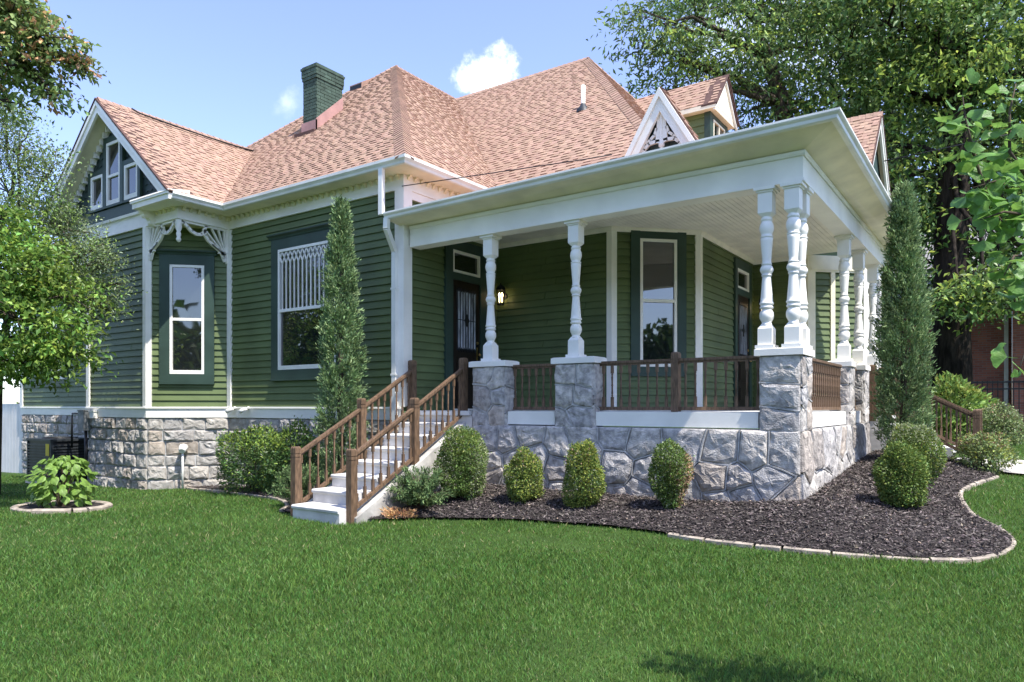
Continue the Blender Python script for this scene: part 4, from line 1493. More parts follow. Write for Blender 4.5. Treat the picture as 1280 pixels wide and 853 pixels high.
hp("casing", MB().fbox(DF, .10, .158, 6.95, 8.0, .001, .034).fbox(DF, .942, 1.0, 6.95, 8.0, .001, .034), M_TEAL, dw)
hd, pd_ = .78, 1.13
DG = lambda u, v, w: DF(u, v, w)
co = MB().fbox(DF, .55 - hd + .03, .55 + hd - .03, 8.10, 8.20, -2.0, .16)
co.prism(DF, [(.55 - hd + .03, 8.202), (.55 + hd - .03, 8.202), (.55, 8.202 + hd * pd_ - .10)], .12, .165)
hp("cornice", co, M_CREAM, dw)
hp("rake_board", MB().prism(DF, chevron(.55, dz, pd_, hd, .13, .02), .166, .21), M_WHITE, dw)
hp("roof_edge", MB().prism(DF, chevron(.55, dz, pd_, hd + .02, .04, -.02), -.1, .26), M_DRIP, dw)
dr = roof_plane([(-8.6, dy - hd, dz - hd * pd_), (-5.33, dy - hd, dz - hd * pd_), (-5.33, dy, dz), (-8.6, dy, dz)], 17)
roof_plane([(-5.33, dy + hd, dz - hd * pd_), (-8.6, dy + hd, dz - hd * pd_), (-8.6, dy, dz), (-5.33, dy, dz)], 18)
fd = MB().box(-7.6, dy - hd - .015, dz - hd * pd_ - .11, -5.35, dy - hd + .03, dz - hd * pd_ - .008)
hp("fascia", fd, M_CREAM, dw)

# ------------------------------------------------------------------ little pediment gable over the porch
PG = frame((-4.66, 8.92), (-2.98, 8.92))
pc, pz, pp, ph = .84, 5.73, 1.66, .80
pw2 = hp("pediment", MB().prism(PG, [(pc - ph + .05, 4.40), (pc + ph - .05, 4.40), (pc, 4.40 + (ph - .05) * pp)], -.30, -.16), M_FISH)
shingle_field([PG(pc - ph + .08, 4.42, -.158), PG(pc + ph - .08, 4.42, -.158), PG(pc + .03, 5.56, -.158), PG(pc - .03, 5.56, -.158)], "shingle_courses", mat("slate_blue_shingle_paint", (.10, .14, .155), .6, .1, 4, island=.15), pw2, .13, .14, .02, .002, seed=19, fish=True)
hp("rake_board", MB().prism(PG, chevron(pc, pz, pp, ph - .1, .30, .03), -.03, .02), M_WHITE, pw2)
hp("rake_moulding", MB().prism(PG, chevron(pc, pz, pp, ph - .1, .12, .02), .021, .05), M_WHITE, pw2)
hp("roof_edge", MB().prism(PG, chevron(pc, pz, pp, ph - .10, .035, -.006), -.2, .0), M_DRIP, pw2)
fw = MB()


def arcb(mb, F, pts, w, t0, t1):
    for p, q in zip(pts[:-1], pts[1:]):
        dx, dy_ = q[0] - p[0], q[1] - p[1]; l = hypot(dx, dy_) or 1
        ox, oy = -dy_ / l * w / 2, dx / l * w / 2
        e = .15 * w / l
        mb.prism(F, [(p[0] + ox - dx * e, p[1] + oy - dy_ * e), (p[0] - ox - dx * e, p[1] - oy - dy_ * e), (q[0] - ox + dx * e, q[1] - oy + dy_ * e), (q[0] + ox + dx * e, q[1] + oy + dy_ * e)], t0, t1)


fw.prism(PG, [(pc - .085, 5.02), (pc + .085, 5.02), (pc + .05, 5.40), (pc, 5.48), (pc - .05, 5.40)], -.07, -.035)
fw.fbox(PG, pc - .012, pc + .012, 5.03, 5.46, -.034, -.022)
for s in (-1, 1):
    arcb(fw, PG, [(pc + s * .07, 5.20), (pc + s * .10, 5.12), (pc + s * .16, 5.07), (pc + s * .22, 5.03)], .035, -.07, -.035)
    arcb(fw, PG, [(pc, 5.02), (pc + s * .08, 5.03), (pc + s * .18, 5.02), (pc + s * .25, 4.96), (pc + s * .28, 4.87), (pc + s * .28, 4.80), (pc + s * .32, 4.73), (pc + s * .40, 4.70)], .045, -.07, -.035)
    arcb(fw, PG, [(pc + s * .36, 4.83), (pc + s * .42, 4.78), (pc + s * .40, 4.72)], .03, -.07, -.035)
hp("gable_fretwork", fw, M_WHITE, pw2)
hp("pendant_drop", MB().lathe((-3.82, 8.965, 4.86), [(.008, 0), (.03, .02), (.035, .05), (.02, .075), (.04, .09), (.04, .13), (.03, .15), (.03, .2)], 10), M_WHITE, pw2)
xc = -3.82
pe = .62
roof_plane([(xc - pe, 9.12, pz - pp * pe), (xc - pe, 8.935, pz - pp * pe), (xc, 8.935, pz), (xc, 9.12, pz)], 21)
roof_plane([(xc + pe, 8.935, pz - pp * pe), (xc + pe, 9.12, pz - pp * pe), (xc, 9.12, pz), (xc, 8.935, pz)], 22)

# ------------------------------------------------------------------ chimney and roof fittings
CX0, CX1, CY0, CY1 = -13.37, -12.91, 10.81, 11.57
ch = hp("chimney", MB().box(CX0 + .01, CY0 + .01, 6.6, CX1 - .01, CY1 - .01, 9.18), M_BRICKG)
bk = MB()
rb = random.Random(4)
row = 0
z = 7.2
while z < 9.17:
    e = .0
    if z > 9.0: e = .03
    if 8.92 < z <= 9.0: e = .02
    for (p0, p1) in (((CX0, CY0), (CX1, CY0)), ((CX1, CY0), (CX1, CY1)), ((CX1, CY1), (CX0, CY1)), ((CX0, CY1), (CX0, CY0))):
        Fb = frame(p0, p1)
        u = -e - (.11 if row % 2 else 0)
        while u < Fb.L + e:
            a, b = max(u, -e) + .005, min(u + .22, Fb.L + e) - .005
            if b - a > .02: bk.fbox(Fb, a, b, z + .005, z + .070, -.02, e + .004 + rb.uniform(-.003, .004))
            u += .22
    z += .0755; row += 1
hp("brick_courses", bk, M_BRICKG, ch, kind='stuff')
hp("chimney_cap", MB().box(CX0 - .045, CY0 - .045, 9.185, CX1 + .045, CY1 + .045, 9.235).box(CX0 - .02, CY0 - .02, 9.236, CX1 + .02, CY1 + .02, 9.27), M_BRICKG, ch)
hp("chimney_pot", MB().lathe((-13.1, 11.35, 9.27), [(.07, 0), (.065, .07), (.05, .07), (.05, .0)], 10), mat("terracotta", (.32, .09, .05), .8), ch)
fl = MB()


def zr(y): return 5.4 + PITCH * (y - 8.2)


fl.prism(lambda a, b, c: (CX1 + c, a, b), [(CY0 - .03, zr(CY0) - .05), (CY1, zr(CY1) - .05), (CY1, zr(CY1) + .30), (CY0 - .03, zr(CY0) + .24)], .006, .03)
fl.box(CX0 - .03, CY0 - .03, zr(CY0) - .12, CX1 + .03, CY0 - .006, zr(CY0) + .22)
hp("flashing", fl, M_FLASH, ch)
hp("roof_edge", MB().box(CX0 - .12, CY0 - .16, zr(CY0) - .16, CX1 + .10, CY0 - .035, zr(CY0) - .05), M_DRIP, ch)
vz = 5.4 + PITCH * (13.41 - 10.74)
vp = hp("vent_pipe", MB().lathe((-7.49, 13.41, vz - .05), [(.045, 0), (.045, .56), (.035, .56), (.035, .5)], 12), M_WHITE)
hp("pipe_boot", MB().lathe((-7.49, 13.41, vz - .08), [(.16, 0), (.14, .07), (.07, .15), (.05, .2)], 12), M_ACM, vp)
bx = MB()
yv = 13.13; zv = zr(yv)
bx.add([(-14.12, yv - .22, zr(yv - .22) - .02), (-13.68, yv - .22, zr(yv - .22) - .02), (-13.68, yv + .2, zr(yv + .2)), (-14.12, yv + .2, zr(yv + .2)),
        (-14.12, yv - .22, zr(yv - .22) + .16), (-13.68, yv - .22, zr(yv - .22) + .16), (-13.68, yv + .2, zr(yv + .2) + .05), (-14.12, yv + .2, zr(yv + .2) + .05)],
       [(0, 1, 5, 4), (1, 2, 6, 5), (2, 3, 7, 6), (3, 0, 4, 7), (4, 5, 6, 7)])
bv = hp("roof_vent", bx, M_CAP)
hp("vent_opening", MB().add([(-14.10, yv - .225, zr(yv - .22) + .02), (-13.70, yv - .225, zr(yv - .22) + .02), (-13.70, yv - .225, zr(yv - .22) + .13), (-14.10, yv - .225, zr(yv - .22) + .13)], [(0, 1, 2, 3)]), M_BLACK, bv)

# ================================================================== THINGS ROUND THE HOUSE
# wall lanterns beside the two doors
def lantern(x, y, z, n, label):
    t = thing("wall_lantern", label, 'lantern', (x, y, z), 'black lanterns beside the porch doors')
    n = Vector((*n, 0)); c = Vector((x, y, z)) + n * .13
    mb = MB()
    mb.tube([Vector((x, y, z + .02)), Vector((x, y, z + .02)) + n * .02], [.06, .055], 10)
    mb.tube([Vector((x, y, z + .05)) + n * .02, c + Vector((0, 0, .21)) - n * .04, c + Vector((0, 0, .22))], .010, 6)
    world_part("bracket", mb, M_BLACK, t)
    fr = MB()
    for k in range(6):
        a = k * pi / 3
        p = c + Vector((cos(a) * .085, sin(a) * .085, .12)); q = c + Vector((cos(a) * .062, sin(a) * .062, -.16))
        fr.bar(p, q, .011, .011)
    for r_, zz in ((.088, .12), (.064, -.16)):
        fr.lathe((c.x, c.y, c.z + zz - .008), [(r_, 0), (r_ + .006, .008), (r_, .016)], 6)
    fr.lathe((c.x, c.y, c.z + .13), [(.10, 0), (.075, .05), (.03, .08), (.012, .1), (.012, .12)], 6)
    world_part("lantern_frame", fr, M_BLACK, t)
    bl = MB()
    for k in range(2):
        px, py = c.x + (.022 if k else -.022), c.y + (.012 if k else -.012)
        bl.lathe((px, py, c.z - .11), [(.008, 0), (.008, .09), (.016, .11), (.018, .14), (.008, .17), (.002, .18)], 8)
    world_part("bulb", bl, M_BULB, t)


lantern(-7.94, 11.165, 3.58, (0, -1), 'black lantern lit beside the left porch door, partly behind the first column')
lantern(-4.30, 15.54, 3.58, (0, -1), 'black lantern lit beside the right porch door near the corner columns')

# security lights on the water table
def flood(x, label):
    t = thing("security_light", label, 'light', (x, 8.55, 1.46), 'white security lights under the left window')
    mb = MB()
    mb.tube([(x, 8.55, 1.47), (x, 8.50, 1.46)], .03, 8)
    mb.tube([(x, 8.50, 1.46), (x + .02, 8.45, 1.44)], .012, 6)
    world_part("mount", mb, M_GUTTER, t)
    mb = MB().tube([(x + .045, 8.46, 1.455), (x - .02, 8.41, 1.42), (x - .06, 8.38, 1.395)], [.034, .042, .044], 10)
    world_part("lamp_head", mb, M_GUTTER, t)


flood(-12.62, 'white security light on the water table, nearest the bay corner')
flood(-12.18, 'white security light on the water table, right of its twin')

# vent hose on the stone foundation
t = thing("drain_pipe", 'white vent pipe with hood standing against the pale stone foundation', 'pipe', (-13.38, 8.0, -.1))
q = Vector((-13.42, 7.95, 0)); nn = Vector((d, -d, 0))
mb = MB().tube([q + nn * .12 + Vector((0, 0, .62)), q + nn * .12 + Vector((0, 0, -.15))], .022, 8)
world_part("pipe", mb, M_GUTTER, t)
mb = MB().tube([q - nn * .02 + Vector((0, 0, .68)), q + nn * .10 + Vector((0, 0, .68)), q + nn * .18 + Vector((0, 0, .62))], [.075, .085, .06], 10)
world_part("hood", mb, M_GUTTER, t)

# meter box, conduit and small white boxes at the wing corner
t = thing("electric_box", 'grey metal electric box with black conduit at the left wing corner', 'electric box', (-16.3, 7.45, 1.0))
world_part("box", MB().fbox(F2, -.08, .17, .98, 1.40, .05, .2).fbox(F2, -.09, .18, 1.40, 1.425, .05, .215), M_GREYM, t)
world_part("conduit", MB().tube([F2(.10, .98, .12), F2(.10, -.1, .12)], .03, 8), M_BLACK, t)
world_part("conduit", MB().tube([F2(-.35, .6, .2), F2(-.35, 1.30, .2), F2(-.33, 1.34, .2), F2(-.12, 1.34, .15)], .022, 8), M_BLACK, t)
t = thing("junction_box", 'small white junction box on the white band beside the grey electric box', 'junction box', (-16.0, 7.45, 1.3))
world_part("box", MB().fbox(F2, .28, .46, 1.25, 1.40, .052, .13), M_WHITE, t)
world_part("lid", MB().fbox(F2, .265, .475, 1.385, 1.41, .052, .145), M_WHITE, t)


# air conditioners
def ac_unit(x0, y0, x1, y1, z0, h, m, label, slats, yellow=False):
    t = thing("air_conditioner", label, 'air conditioner', ((x0 + x1) / 2, (y0 + y1) / 2, z0))
    mb = MB().box(x0 + .02, y0 + .02, z0, x1 - .02, y1 - .02, z0 + h - .04)
    world_part("coil_core", mb, M_BLACK, t)
    c = MB()
    e = .05
    for (x, y) in ((x0, y0), (x1 - e, y0), (x0, y1 - e), (x1 - e, y1 - e)):
        c.box(x, y, z0, x + e, y + e, z0 + h - .05)
    world_part("corner_post", c, m, t)
    world_part("top_cover", MB().box(x0 - .01, y0 - .01, z0 + h - .048, x1 + .01, y1 + .01, z0 + h), m, t)
    world_part("base_pan", MB().box(x0 - .02, y0 - .02, z0 - .06, x1 + .02, y1 + .02, z0 - .002), M_CONC2, t)
    for k in range(slats):
        z = z0 + .03 + k * (h - .12) / slats
        s_ = MB()
        s_.box(x0 + e, y0 - .004, z, x1 - e, y0 + .018, z + (h - .12) / slats * .55)
        s_.box(x1 - .018, y0 + e, z, x1 + .004, y1 - e, z + (h - .12) / slats * .55)
        world_part("louvre", s_, m, t)
    if yellow:
        world_part("energy_label", MB().box(x1 - .24, y0 - .0075, z0 + h - .36, x1 - .08, y0 - .0045, z0 + h - .10), mat("yellow_label", (.62, .50, .03), .5, .05), t)
    fan = MB()
    fan.lathe(((x0 + x1) / 2, (y0 + y1) / 2, z0 + h + .002), [(min(x1 - x0, y1 - y0) * .42, 0), (min(x1 - x0, y1 - y0) * .42, .02), (min(x1 - x0, y1 - y0) * .38, .02), (min(x1 - x0, y1 - y0) * .38, 0)], 16)
    world_part("fan_guard", fan, M_BLACK, t)


zac = gz(-17.7, 7.3)
ac_unit(-18.25, 7.05, -17.05, 7.9, zac + .06, .95, M_ACM, 'black louvred air conditioner with a yellow label beside the left wing', 13, True)
ac_unit(-18.9, 7.35, -18.32, 7.9, zac + .06, .70, M_GREYM, 'smaller grey air conditioner left of the black one', 10)

# white fence
t = thing("white_fence", 'tall white board fence at the far left of the house', 'fence', (-24.5, 8.3, gz(-24.5, 8.3)))
x = -22.46
while x > -27.5:
    zz = gz(x, 8.3)
    world_part("fence_board", MB().box(x - .195, 8.63, zz - .02, x - .004, 8.66, 1.57), M_FENCE, t)
    x -= .2
world_part("fence_rail", MB().box(-27.5, 8.662, .2, -22.46, 8.70, .3).box(-27.5, 8.662, 1.2, -22.46, 8.70, 1.3), M_FENCE, t)

# service wires
def wire(pts, r_, label):
    t = thing("overhead_wire", label, 'wire', pts[0])
    world_part("wire_strand", MB().tube(pts, r_, 5), M_BLACK, t)


wire([(-8.1, 8.52, 5.06), (-6.6, 8.7, 5.02), (-5.0, 9.0, 5.02), (-4.62, 9.1, 5.04)], .008, 'thin dark wire running from the house corner over the porch gutter')
wire([(-2.36, 18.0, 7.0), (0.5, 20.0, 7.75), (3.5, 22.0, 8.6)], .012, 'thin grey service wire from the right gable to the trees')

# black iron fence on the right, red brick house behind it
FY = 23.0
t = thing("iron_fence", 'black iron picket fence in front of the brick house', 'fence', (4, FY, .6))
pk = MB().box(-.012, -.012, 0, .012, .012, 1.58).mesh("picket", M_BLACK)
FX0, FX1 = -1.0, 8.5
GB = .62
for k in range(int((FX1 - FX0) / .115)):
    o = link("picket", pk, t); o.location = (FX0 + k * .115 - 4, 0, 0)
world_part("fence_rail", MB().box(FX0, FY - .02, GB + 1.50, FX1, FY + .02, GB + 1.54), M_BLACK, t)
world_part("fence_rail", MB().box(FX0, FY - .02, GB + 1.32, FX1, FY + .02, GB + 1.355), M_BLACK, t)
world_part("fence_rail", MB().box(FX0, FY - .02, GB + .10, FX1, FY + .02, GB + .135), M_BLACK, t)
for x in np.arange(FX0, FX1 + .1, 2.3):
    world_part("fence_post", MB().box(x - .035, FY - .035, GB - .1, x + .035, FY + .035, GB + 1.64), M_BLACK, t)

BY = 29.0
t = thing("brick_house", 'red brick house with grey roof behind the trees on the right', 'house', (4, BY, .6))
BF = frame((-3.4, BY), (0.0, BY))
world_part("wall", MB().fbox(BF, 0, 3.4, .3, 5.4, -.3, 0).box(0.003, BY - .7, .3, 14, BY + 6, 5.4), M_RBRICK, t)
world_part("roof", MB().add([(-3.8, BY - .5, 5.3), (0, BY - .5, 5.3), (0, BY + 5, 8.6), (-3.8, BY + 5, 8.6), (0, BY - 1.2, 5.3), (14.5, BY - 1.2, 5.3), (14.5, BY + 4.3, 8.6), (0, BY + 4.3, 8.6)], [(0, 1, 2, 3), (4, 5, 6, 7)]), mat("grey_roof_shingle", (.30, .29, .30), .9, .2, 20), t)
world_part("roof", MB().box(-3.8, BY - .52, 5.15, 0, BY - .46, 5.30).box(.0, BY - 1.23, 5.15, 14.5, BY - 1.16, 5.30), M_WHITE, t)
world_part("plaster_panel", MB().fbox(BF, 1.45, 2.15, .4, 3.3, .004, .05), mat("grey_plaster", (.20, .21, .19), .8, .1, 3), t)
dsx = MB().bar((-.16, BY - .08, 5.2), (-.16, BY - .08, .5), .12, .10, up=Vector((0, 1, 0)))
world_part("downspout", dsx, M_GUTTER, t)
for (u0, u1, z0, z1, yy) in ((.42, 1.5, 2.3, 4.0, BY - .7),):
    w_ = MB()
    for A_ in ((u0, u0 + .1, z0, z1), (u1 - .1, u1, z0, z1), (u0 + .1, u1 - .1, z1 - .1, z1), (u0 - .1, u1 + .1, z0 - .14, z0 - .002), (u0 + .1, u1 - .1, (z0 + z1) / 2 - .04, (z0 + z1) / 2 + .04)):
        w_.fbox(lambda u, v, w: (u, yy - w, v), *A_, 0.002, .07)
    o = world_part("window", w_, M_WHITE, t)
    MB().fbox(lambda u, v, w: (u, yy - w, v), u0 + .1, u1 - .1, z0, z1 - .1, .004, .02).build("pane", M_GLASS, o)

# ================================================================== PLANTS
def pt(px, y, dd):
    """a world point at forward distance dd along a bearing (used to lay out crowns)"""
    r = (px - 640) / 898
    return Vector((dd * (-.5713 + .8207 * r), dd * (.8207 + .5713 * r), 1.5 + (508 - y) * dd / 898))


def local_mb(mb, root):
    off = Vector(root.location)
    mb.v = [tuple(Vector(v) - off) for v in mb.v]
    return mb


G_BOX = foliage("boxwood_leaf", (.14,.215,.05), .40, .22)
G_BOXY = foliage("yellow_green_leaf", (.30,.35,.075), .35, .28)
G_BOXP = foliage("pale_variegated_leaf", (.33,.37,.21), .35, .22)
G_TAN = foliage("dry_tan_leaf", (.45,.30,.18), .3, .15)
G_CYP = foliage("cypress_spray", (.18,.28,.11), .38, .12, .6)
G_CYPL = foliage("cypress_spray_pale", (.30,.41,.19), .35, .15, .6)
G_BUSH = foliage("holly_leaf", (.085,.155,.045), .45, .18, .35)
G_BUSHL = foliage("holly_new_leaf", (.28,.40,.07), .3, .3)
G_JUN = foliage("juniper_needle", (.17,.26,.10), .4, .12, .6)
G_LAUREL = foliage("laurel_leaf", (.24,.37,.09), .35, .25, .35)
G_AZA = foliage("azalea_leaf", (.22,.29,.11), .4, .2)
G_BIG = foliage("big_tree_leaf", (.085,.16,.04), .45, .30, .45)
G_BIGL = foliage("big_tree_sunlit_leaf", (.30,.42,.09), .35, .38, .45)  # paler copy of the big-tree leaf: sunlit clumps put into the colour
G_LOC = foliage("locust_leaf", (.15,.24,.085), .45, .28, .4)
G_NEAR = foliage("near_tree_leaf", (.17,.29,.06), .45, .32, .35)
G_CRAPE = foliage("crape_leaf", (.21,.27,.15), .45, .22, .4)
G_CRAPEL = foliage("crape_tip_leaf", (.25,.38,.10), .35, .3, .4)
G_MAPLE = foliage("maple_leaf", (.22,.31,.10), .45, .25)
G_ORANGE = foliage("orange_seed_cluster", (.62,.38,.19), .35, .25)
G_RED = foliage("reddish_leaf", (.25, .10, .07), .5, .2)


def shrub(name, label, cat, x, y, rx, ry, h, n, size, mats, shape='egg', seed=1, aspect=.55, lump=.10, z0=None, stems=True, low=.0, upward=.3, group=None, inner=.35):
    r = np.random.default_rng(seed)
    zb = gz(x, y) if z0 is None else z0
    root = thing(name, label, cat, (x, y, zb), group)
    if stems:
        mb = MB()
        for k in range(6):
            a = r.uniform(0, 2 * pi); q = r.uniform(.3, .7)
            mb.tube([(cos(a) * .03, sin(a) * .03, -.02), (cos(a) * rx * q * .5, sin(a) * ry * q * .5, h * .35), (cos(a) * rx * q, sin(a) * ry * q, h * .75)], [.014, .010, .005], 5)
        mb.build("stem", M_TWIG, root)
    # points: shell plus inside
    m = int(n * 1.0)
    U = unit(r.normal(size=(m, 3)))
    s = np.where(r.random(m) < inner, r.random(m) ** .5 * .88, r.uniform(.88, 1.015, m))
    s = np.where(r.random(m) < .02, r.uniform(1.03, 1.13, m), s)
    ph = r.uniform(0, 6, 6)
    lum = 1 + lump * (np.sin(U[:, 0] * 4.1 + ph[0]) * np.sin(U[:, 1] * 3.7 + ph[1]) + np.sin(U[:, 2] * 5.3 + ph[2] + U[:, 0] * 3) * .8 + .5 * np.sin(U[:, 1] * 9 + ph[3]) * np.sin(U[:, 2] * 8 + ph[4] + U[:, 0] * 7))
    t = (U[:, 2] + 1) / 2                      # 0 bottom 1 top
    if shape == 'egg': wdt = 1.0 + .12 * (1 - t) - .05 * t
    elif shape == 'cone': wdt = 1.18 - .48 * t
    elif shape == 'top': wdt = .62 + .45 * t
    else: wdt = np.ones(m)
    P = np.stack([U[:, 0] * rx * s * lum * wdt, U[:, 1] * ry * s * lum * wdt, low + (h - low) * (.5 + .5 * np.clip(np.sign(U[:, 2]) * np.abs(U[:, 2]) ** .95, -1, 1) * s * lum)], 1)
    P[:, 2] = np.maximum(P[:, 2], .015)
    D = unit(U + r.normal(size=(m, 3)) * .75 + np.array([0, 0, upward]))
    Nn = unit(U * .8 + np.array([0, 0, .6]) + r.normal(size=(m, 3)) * .6)
    sz = r.uniform(.65, 1.3, m) * size
    rest = np.ones(m, bool)
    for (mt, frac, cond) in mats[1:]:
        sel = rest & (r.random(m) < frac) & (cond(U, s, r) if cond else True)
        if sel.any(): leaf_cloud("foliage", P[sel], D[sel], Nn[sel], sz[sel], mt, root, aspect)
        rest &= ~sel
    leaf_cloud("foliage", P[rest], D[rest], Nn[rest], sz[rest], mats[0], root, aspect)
    return root


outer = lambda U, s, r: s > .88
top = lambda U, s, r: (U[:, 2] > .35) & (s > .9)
right = lambda U, s, r: (U[:, 0] * .8 + U[:, 1] * .57 - U[:, 2] * .3 > .45)
g = 'clipped boxwoods along the stone porch base'
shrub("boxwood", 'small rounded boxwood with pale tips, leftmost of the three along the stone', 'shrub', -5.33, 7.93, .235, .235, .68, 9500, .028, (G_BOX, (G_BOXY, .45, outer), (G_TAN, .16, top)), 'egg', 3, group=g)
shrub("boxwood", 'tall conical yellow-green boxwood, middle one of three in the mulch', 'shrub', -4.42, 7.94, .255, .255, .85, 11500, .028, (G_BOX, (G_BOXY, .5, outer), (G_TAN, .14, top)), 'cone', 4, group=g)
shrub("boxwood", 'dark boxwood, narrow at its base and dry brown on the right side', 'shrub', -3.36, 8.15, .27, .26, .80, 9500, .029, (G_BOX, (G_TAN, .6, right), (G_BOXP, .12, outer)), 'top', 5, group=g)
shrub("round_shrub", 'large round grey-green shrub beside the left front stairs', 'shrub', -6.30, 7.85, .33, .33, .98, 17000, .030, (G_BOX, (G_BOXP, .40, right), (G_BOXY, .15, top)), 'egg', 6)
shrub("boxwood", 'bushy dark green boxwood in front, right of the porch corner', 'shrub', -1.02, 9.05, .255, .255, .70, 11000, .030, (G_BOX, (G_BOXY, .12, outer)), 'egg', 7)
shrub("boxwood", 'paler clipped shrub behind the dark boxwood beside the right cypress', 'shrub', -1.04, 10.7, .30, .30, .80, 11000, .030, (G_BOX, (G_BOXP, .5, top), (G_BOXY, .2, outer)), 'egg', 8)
shrub("azalea", 'loose azalea with pinkish tips at the foot of the right stairs', 'shrub', -.33, 12.95, .34, .32, .58, 3600, .045, (G_AZA, (G_TAN, .22, top), (G_BOXY, .25, outer)), 'egg', 9, lump=.2)
shrub("azalea", 'rounded pale azalea on the lawn behind the right stair railing', 'shrub', -.20, 16.8, .44, .42, .90, 4600, .05, (G_AZA, (G_TAN, .12, top), (G_BOXP, .3, outer)), 'egg', 10, lump=.14)
shrub("laurel_bush", 'bright green long-leaved bush behind the right stair railing', 'shrub', -1.0, 17.6, .55, .5, 1.42, 2600, .14, (G_LAUREL, (G_BOXY, .3, top)), 'egg', 11, .34, .16)
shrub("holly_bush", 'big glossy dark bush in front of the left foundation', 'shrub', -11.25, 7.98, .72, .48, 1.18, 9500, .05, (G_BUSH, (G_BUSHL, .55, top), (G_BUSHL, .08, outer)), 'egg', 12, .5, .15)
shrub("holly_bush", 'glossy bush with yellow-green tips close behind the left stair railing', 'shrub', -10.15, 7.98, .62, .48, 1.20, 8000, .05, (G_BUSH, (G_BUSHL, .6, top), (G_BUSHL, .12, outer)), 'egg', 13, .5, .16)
shrub("red_bush", 'reddish bush rising behind the white fence', 'shrub', -25.0, 10.6, 2.2, 1.0, 3.1, 5000, .12, (G_RED, (G_BUSHL, .3, None)), 'egg', 14, .6, .2)


def needle_plant(name, label, x, y, rx, ry, h, n, seed, mats=((None, 1),), cat='shrub'):
    """low juniper: arching sprays set with needles"""
    r = np.random.default_rng(seed)
    root = thing(name, label, cat, (x, y, gz(x, y)))
    mb = MB(); P = []; D = []
    for k in range(n):
        a = r.uniform(0, 2 * pi); e = r.uniform(.35, 1.0)
        tip = np.array([cos(a) * rx * e, sin(a) * ry * e, h * (1.15 - .75 * e * e) * r.uniform(.7, 1.1)])
        mid = tip * np.array([.45, .45, .75]) + np.array([0, 0, h * .08])
        mb.tube([(0, 0, 0), tuple(mid), tuple(tip)], [.006, .004, .002], 4, False)
        for t in np.linspace(.3, 1.05, 26):
            p = (1 - t) ** 2 * 0 + 2 * t * (1 - t) * mid + t * t * tip
            for q in range(3):
                P.append(p + r.normal(size=3) * .012); D.append(tip * .8 + r.normal(size=3) * .28 + np.array([0, 0, .05]))
    mb.build("stem", M_TWIG, root)
    P = np.array(P); D = np.array(D)
    leaf_cloud("needles", P, D, rnd_dirs(len(P)), r.uniform(.035, .075, len(P)), G_JUN, root, .16)
    return root


needle_plant("juniper", 'low spiky juniper sprawling over the mulch beside the left stairs', -6.55, 7.25, .54, .42, .54, 85, 3)
needle_plant("juniper", 'spiky juniper tucked between the left stair newel and the glossy bush', -8.75, 7.0, .42, .45, .55, 50, 5)
# dry orange fern at the edge of the bed
r = np.random.default_rng(8)
root = thing("dry_fern", 'dried orange fern fronds at the foot of the left stairs', 'fern', (-6.62, 6.92, gz(-6.62, 6.92)))
n = 420
a = r.uniform(0, 2 * pi, n); e = r.random(n) ** .6
P = np.stack([np.cos(a) * e * .26, np.sin(a) * e * .18, .02 + .10 * r.random(n)], 1)
leaf_cloud("fronds", P, np.stack([np.cos(a), np.sin(a), r.uniform(.1, .9, n)], 1), rnd_dirs(n), r.uniform(.03, .07, n), G_ORANGE, root, .25)


def cypress(label, x, y, ztip, R, n, seed):
    r = np.random.default_rng(seed)
    zb = gz(x, y)
    H = ztip - zb
    root = thing("cypress", label, 'tree', (x, y, zb), 'slim columnar cypresses beside the porch')
    MB().tube([(0, 0, -.05), (0, 0, H * .5), (.02, 0, H * .93)], [.06, .04, .008], 7).build("trunk", M_BARK, root)
    # sprays: upswept tufts over a narrow spindle
    m = n // 22
    t = r.random(m) ** .85
    a = r.uniform(0, 2 * pi, m)
    prof = R * np.clip(np.interp(t, [0, .05, .22, .5, .75, .9, 1.0], [.55, .82, 1.0, .86, .56, .27, .05]), 0, None)
    prof *= 1 + .16 * np.sin(a * 3 + t * 21) * np.sin(t * 33 + a) + .08 * np.sin(a * 7 + t * 60)
    s = np.where(r.random(m) < .3, r.uniform(.3, .8, m), r.uniform(.8, 1.04, m))
    C = np.stack([np.cos(a) * prof * s, np.sin(a) * prof * s, t * H * .985], 1)
    out = np.stack([np.cos(a), np.sin(a), np.zeros(m)], 1)
    k = 22
    q = np.repeat(np.arange(m), k)
    along = r.random(m * k)
    ax = unit(out * .55 + np.array([0, 0, 1.0]) + r.normal(size=(m, 3)) * .22)
    P = C[q] + ax[q] * (along[:, None] - .35) * .20 + r.normal(size=(m * k, 3)) * .022
    D = unit(ax[q] + r.normal(size=(m * k, 3)) * .42 + out[q] * .25)
    Nn = unit(out[q] + r.normal(size=(m * k, 3)) * .6)
    sz = r.uniform(.04, .085, m * k)
    P[:, 2] = np.maximum(P[:, 2], .02)
    pale = (r.random(m) < .32)[q]
    leaf_cloud("foliage", P[~pale], D[~pale], Nn[~pale], sz[~pale], G_CYP, root, .26)
    leaf_cloud("foliage", P[pale], D[pale], Nn[pale], sz[pale], G_CYPL, root, .24)


cypress('slim tall cypress between the left wall and the front stairs', -8.85, 7.9, 4.78, .335, 26000, 5)
cypress('slim tall cypress at the right end of the porch', -1.34, 12.25, 4.80, .345, 30000, 6)


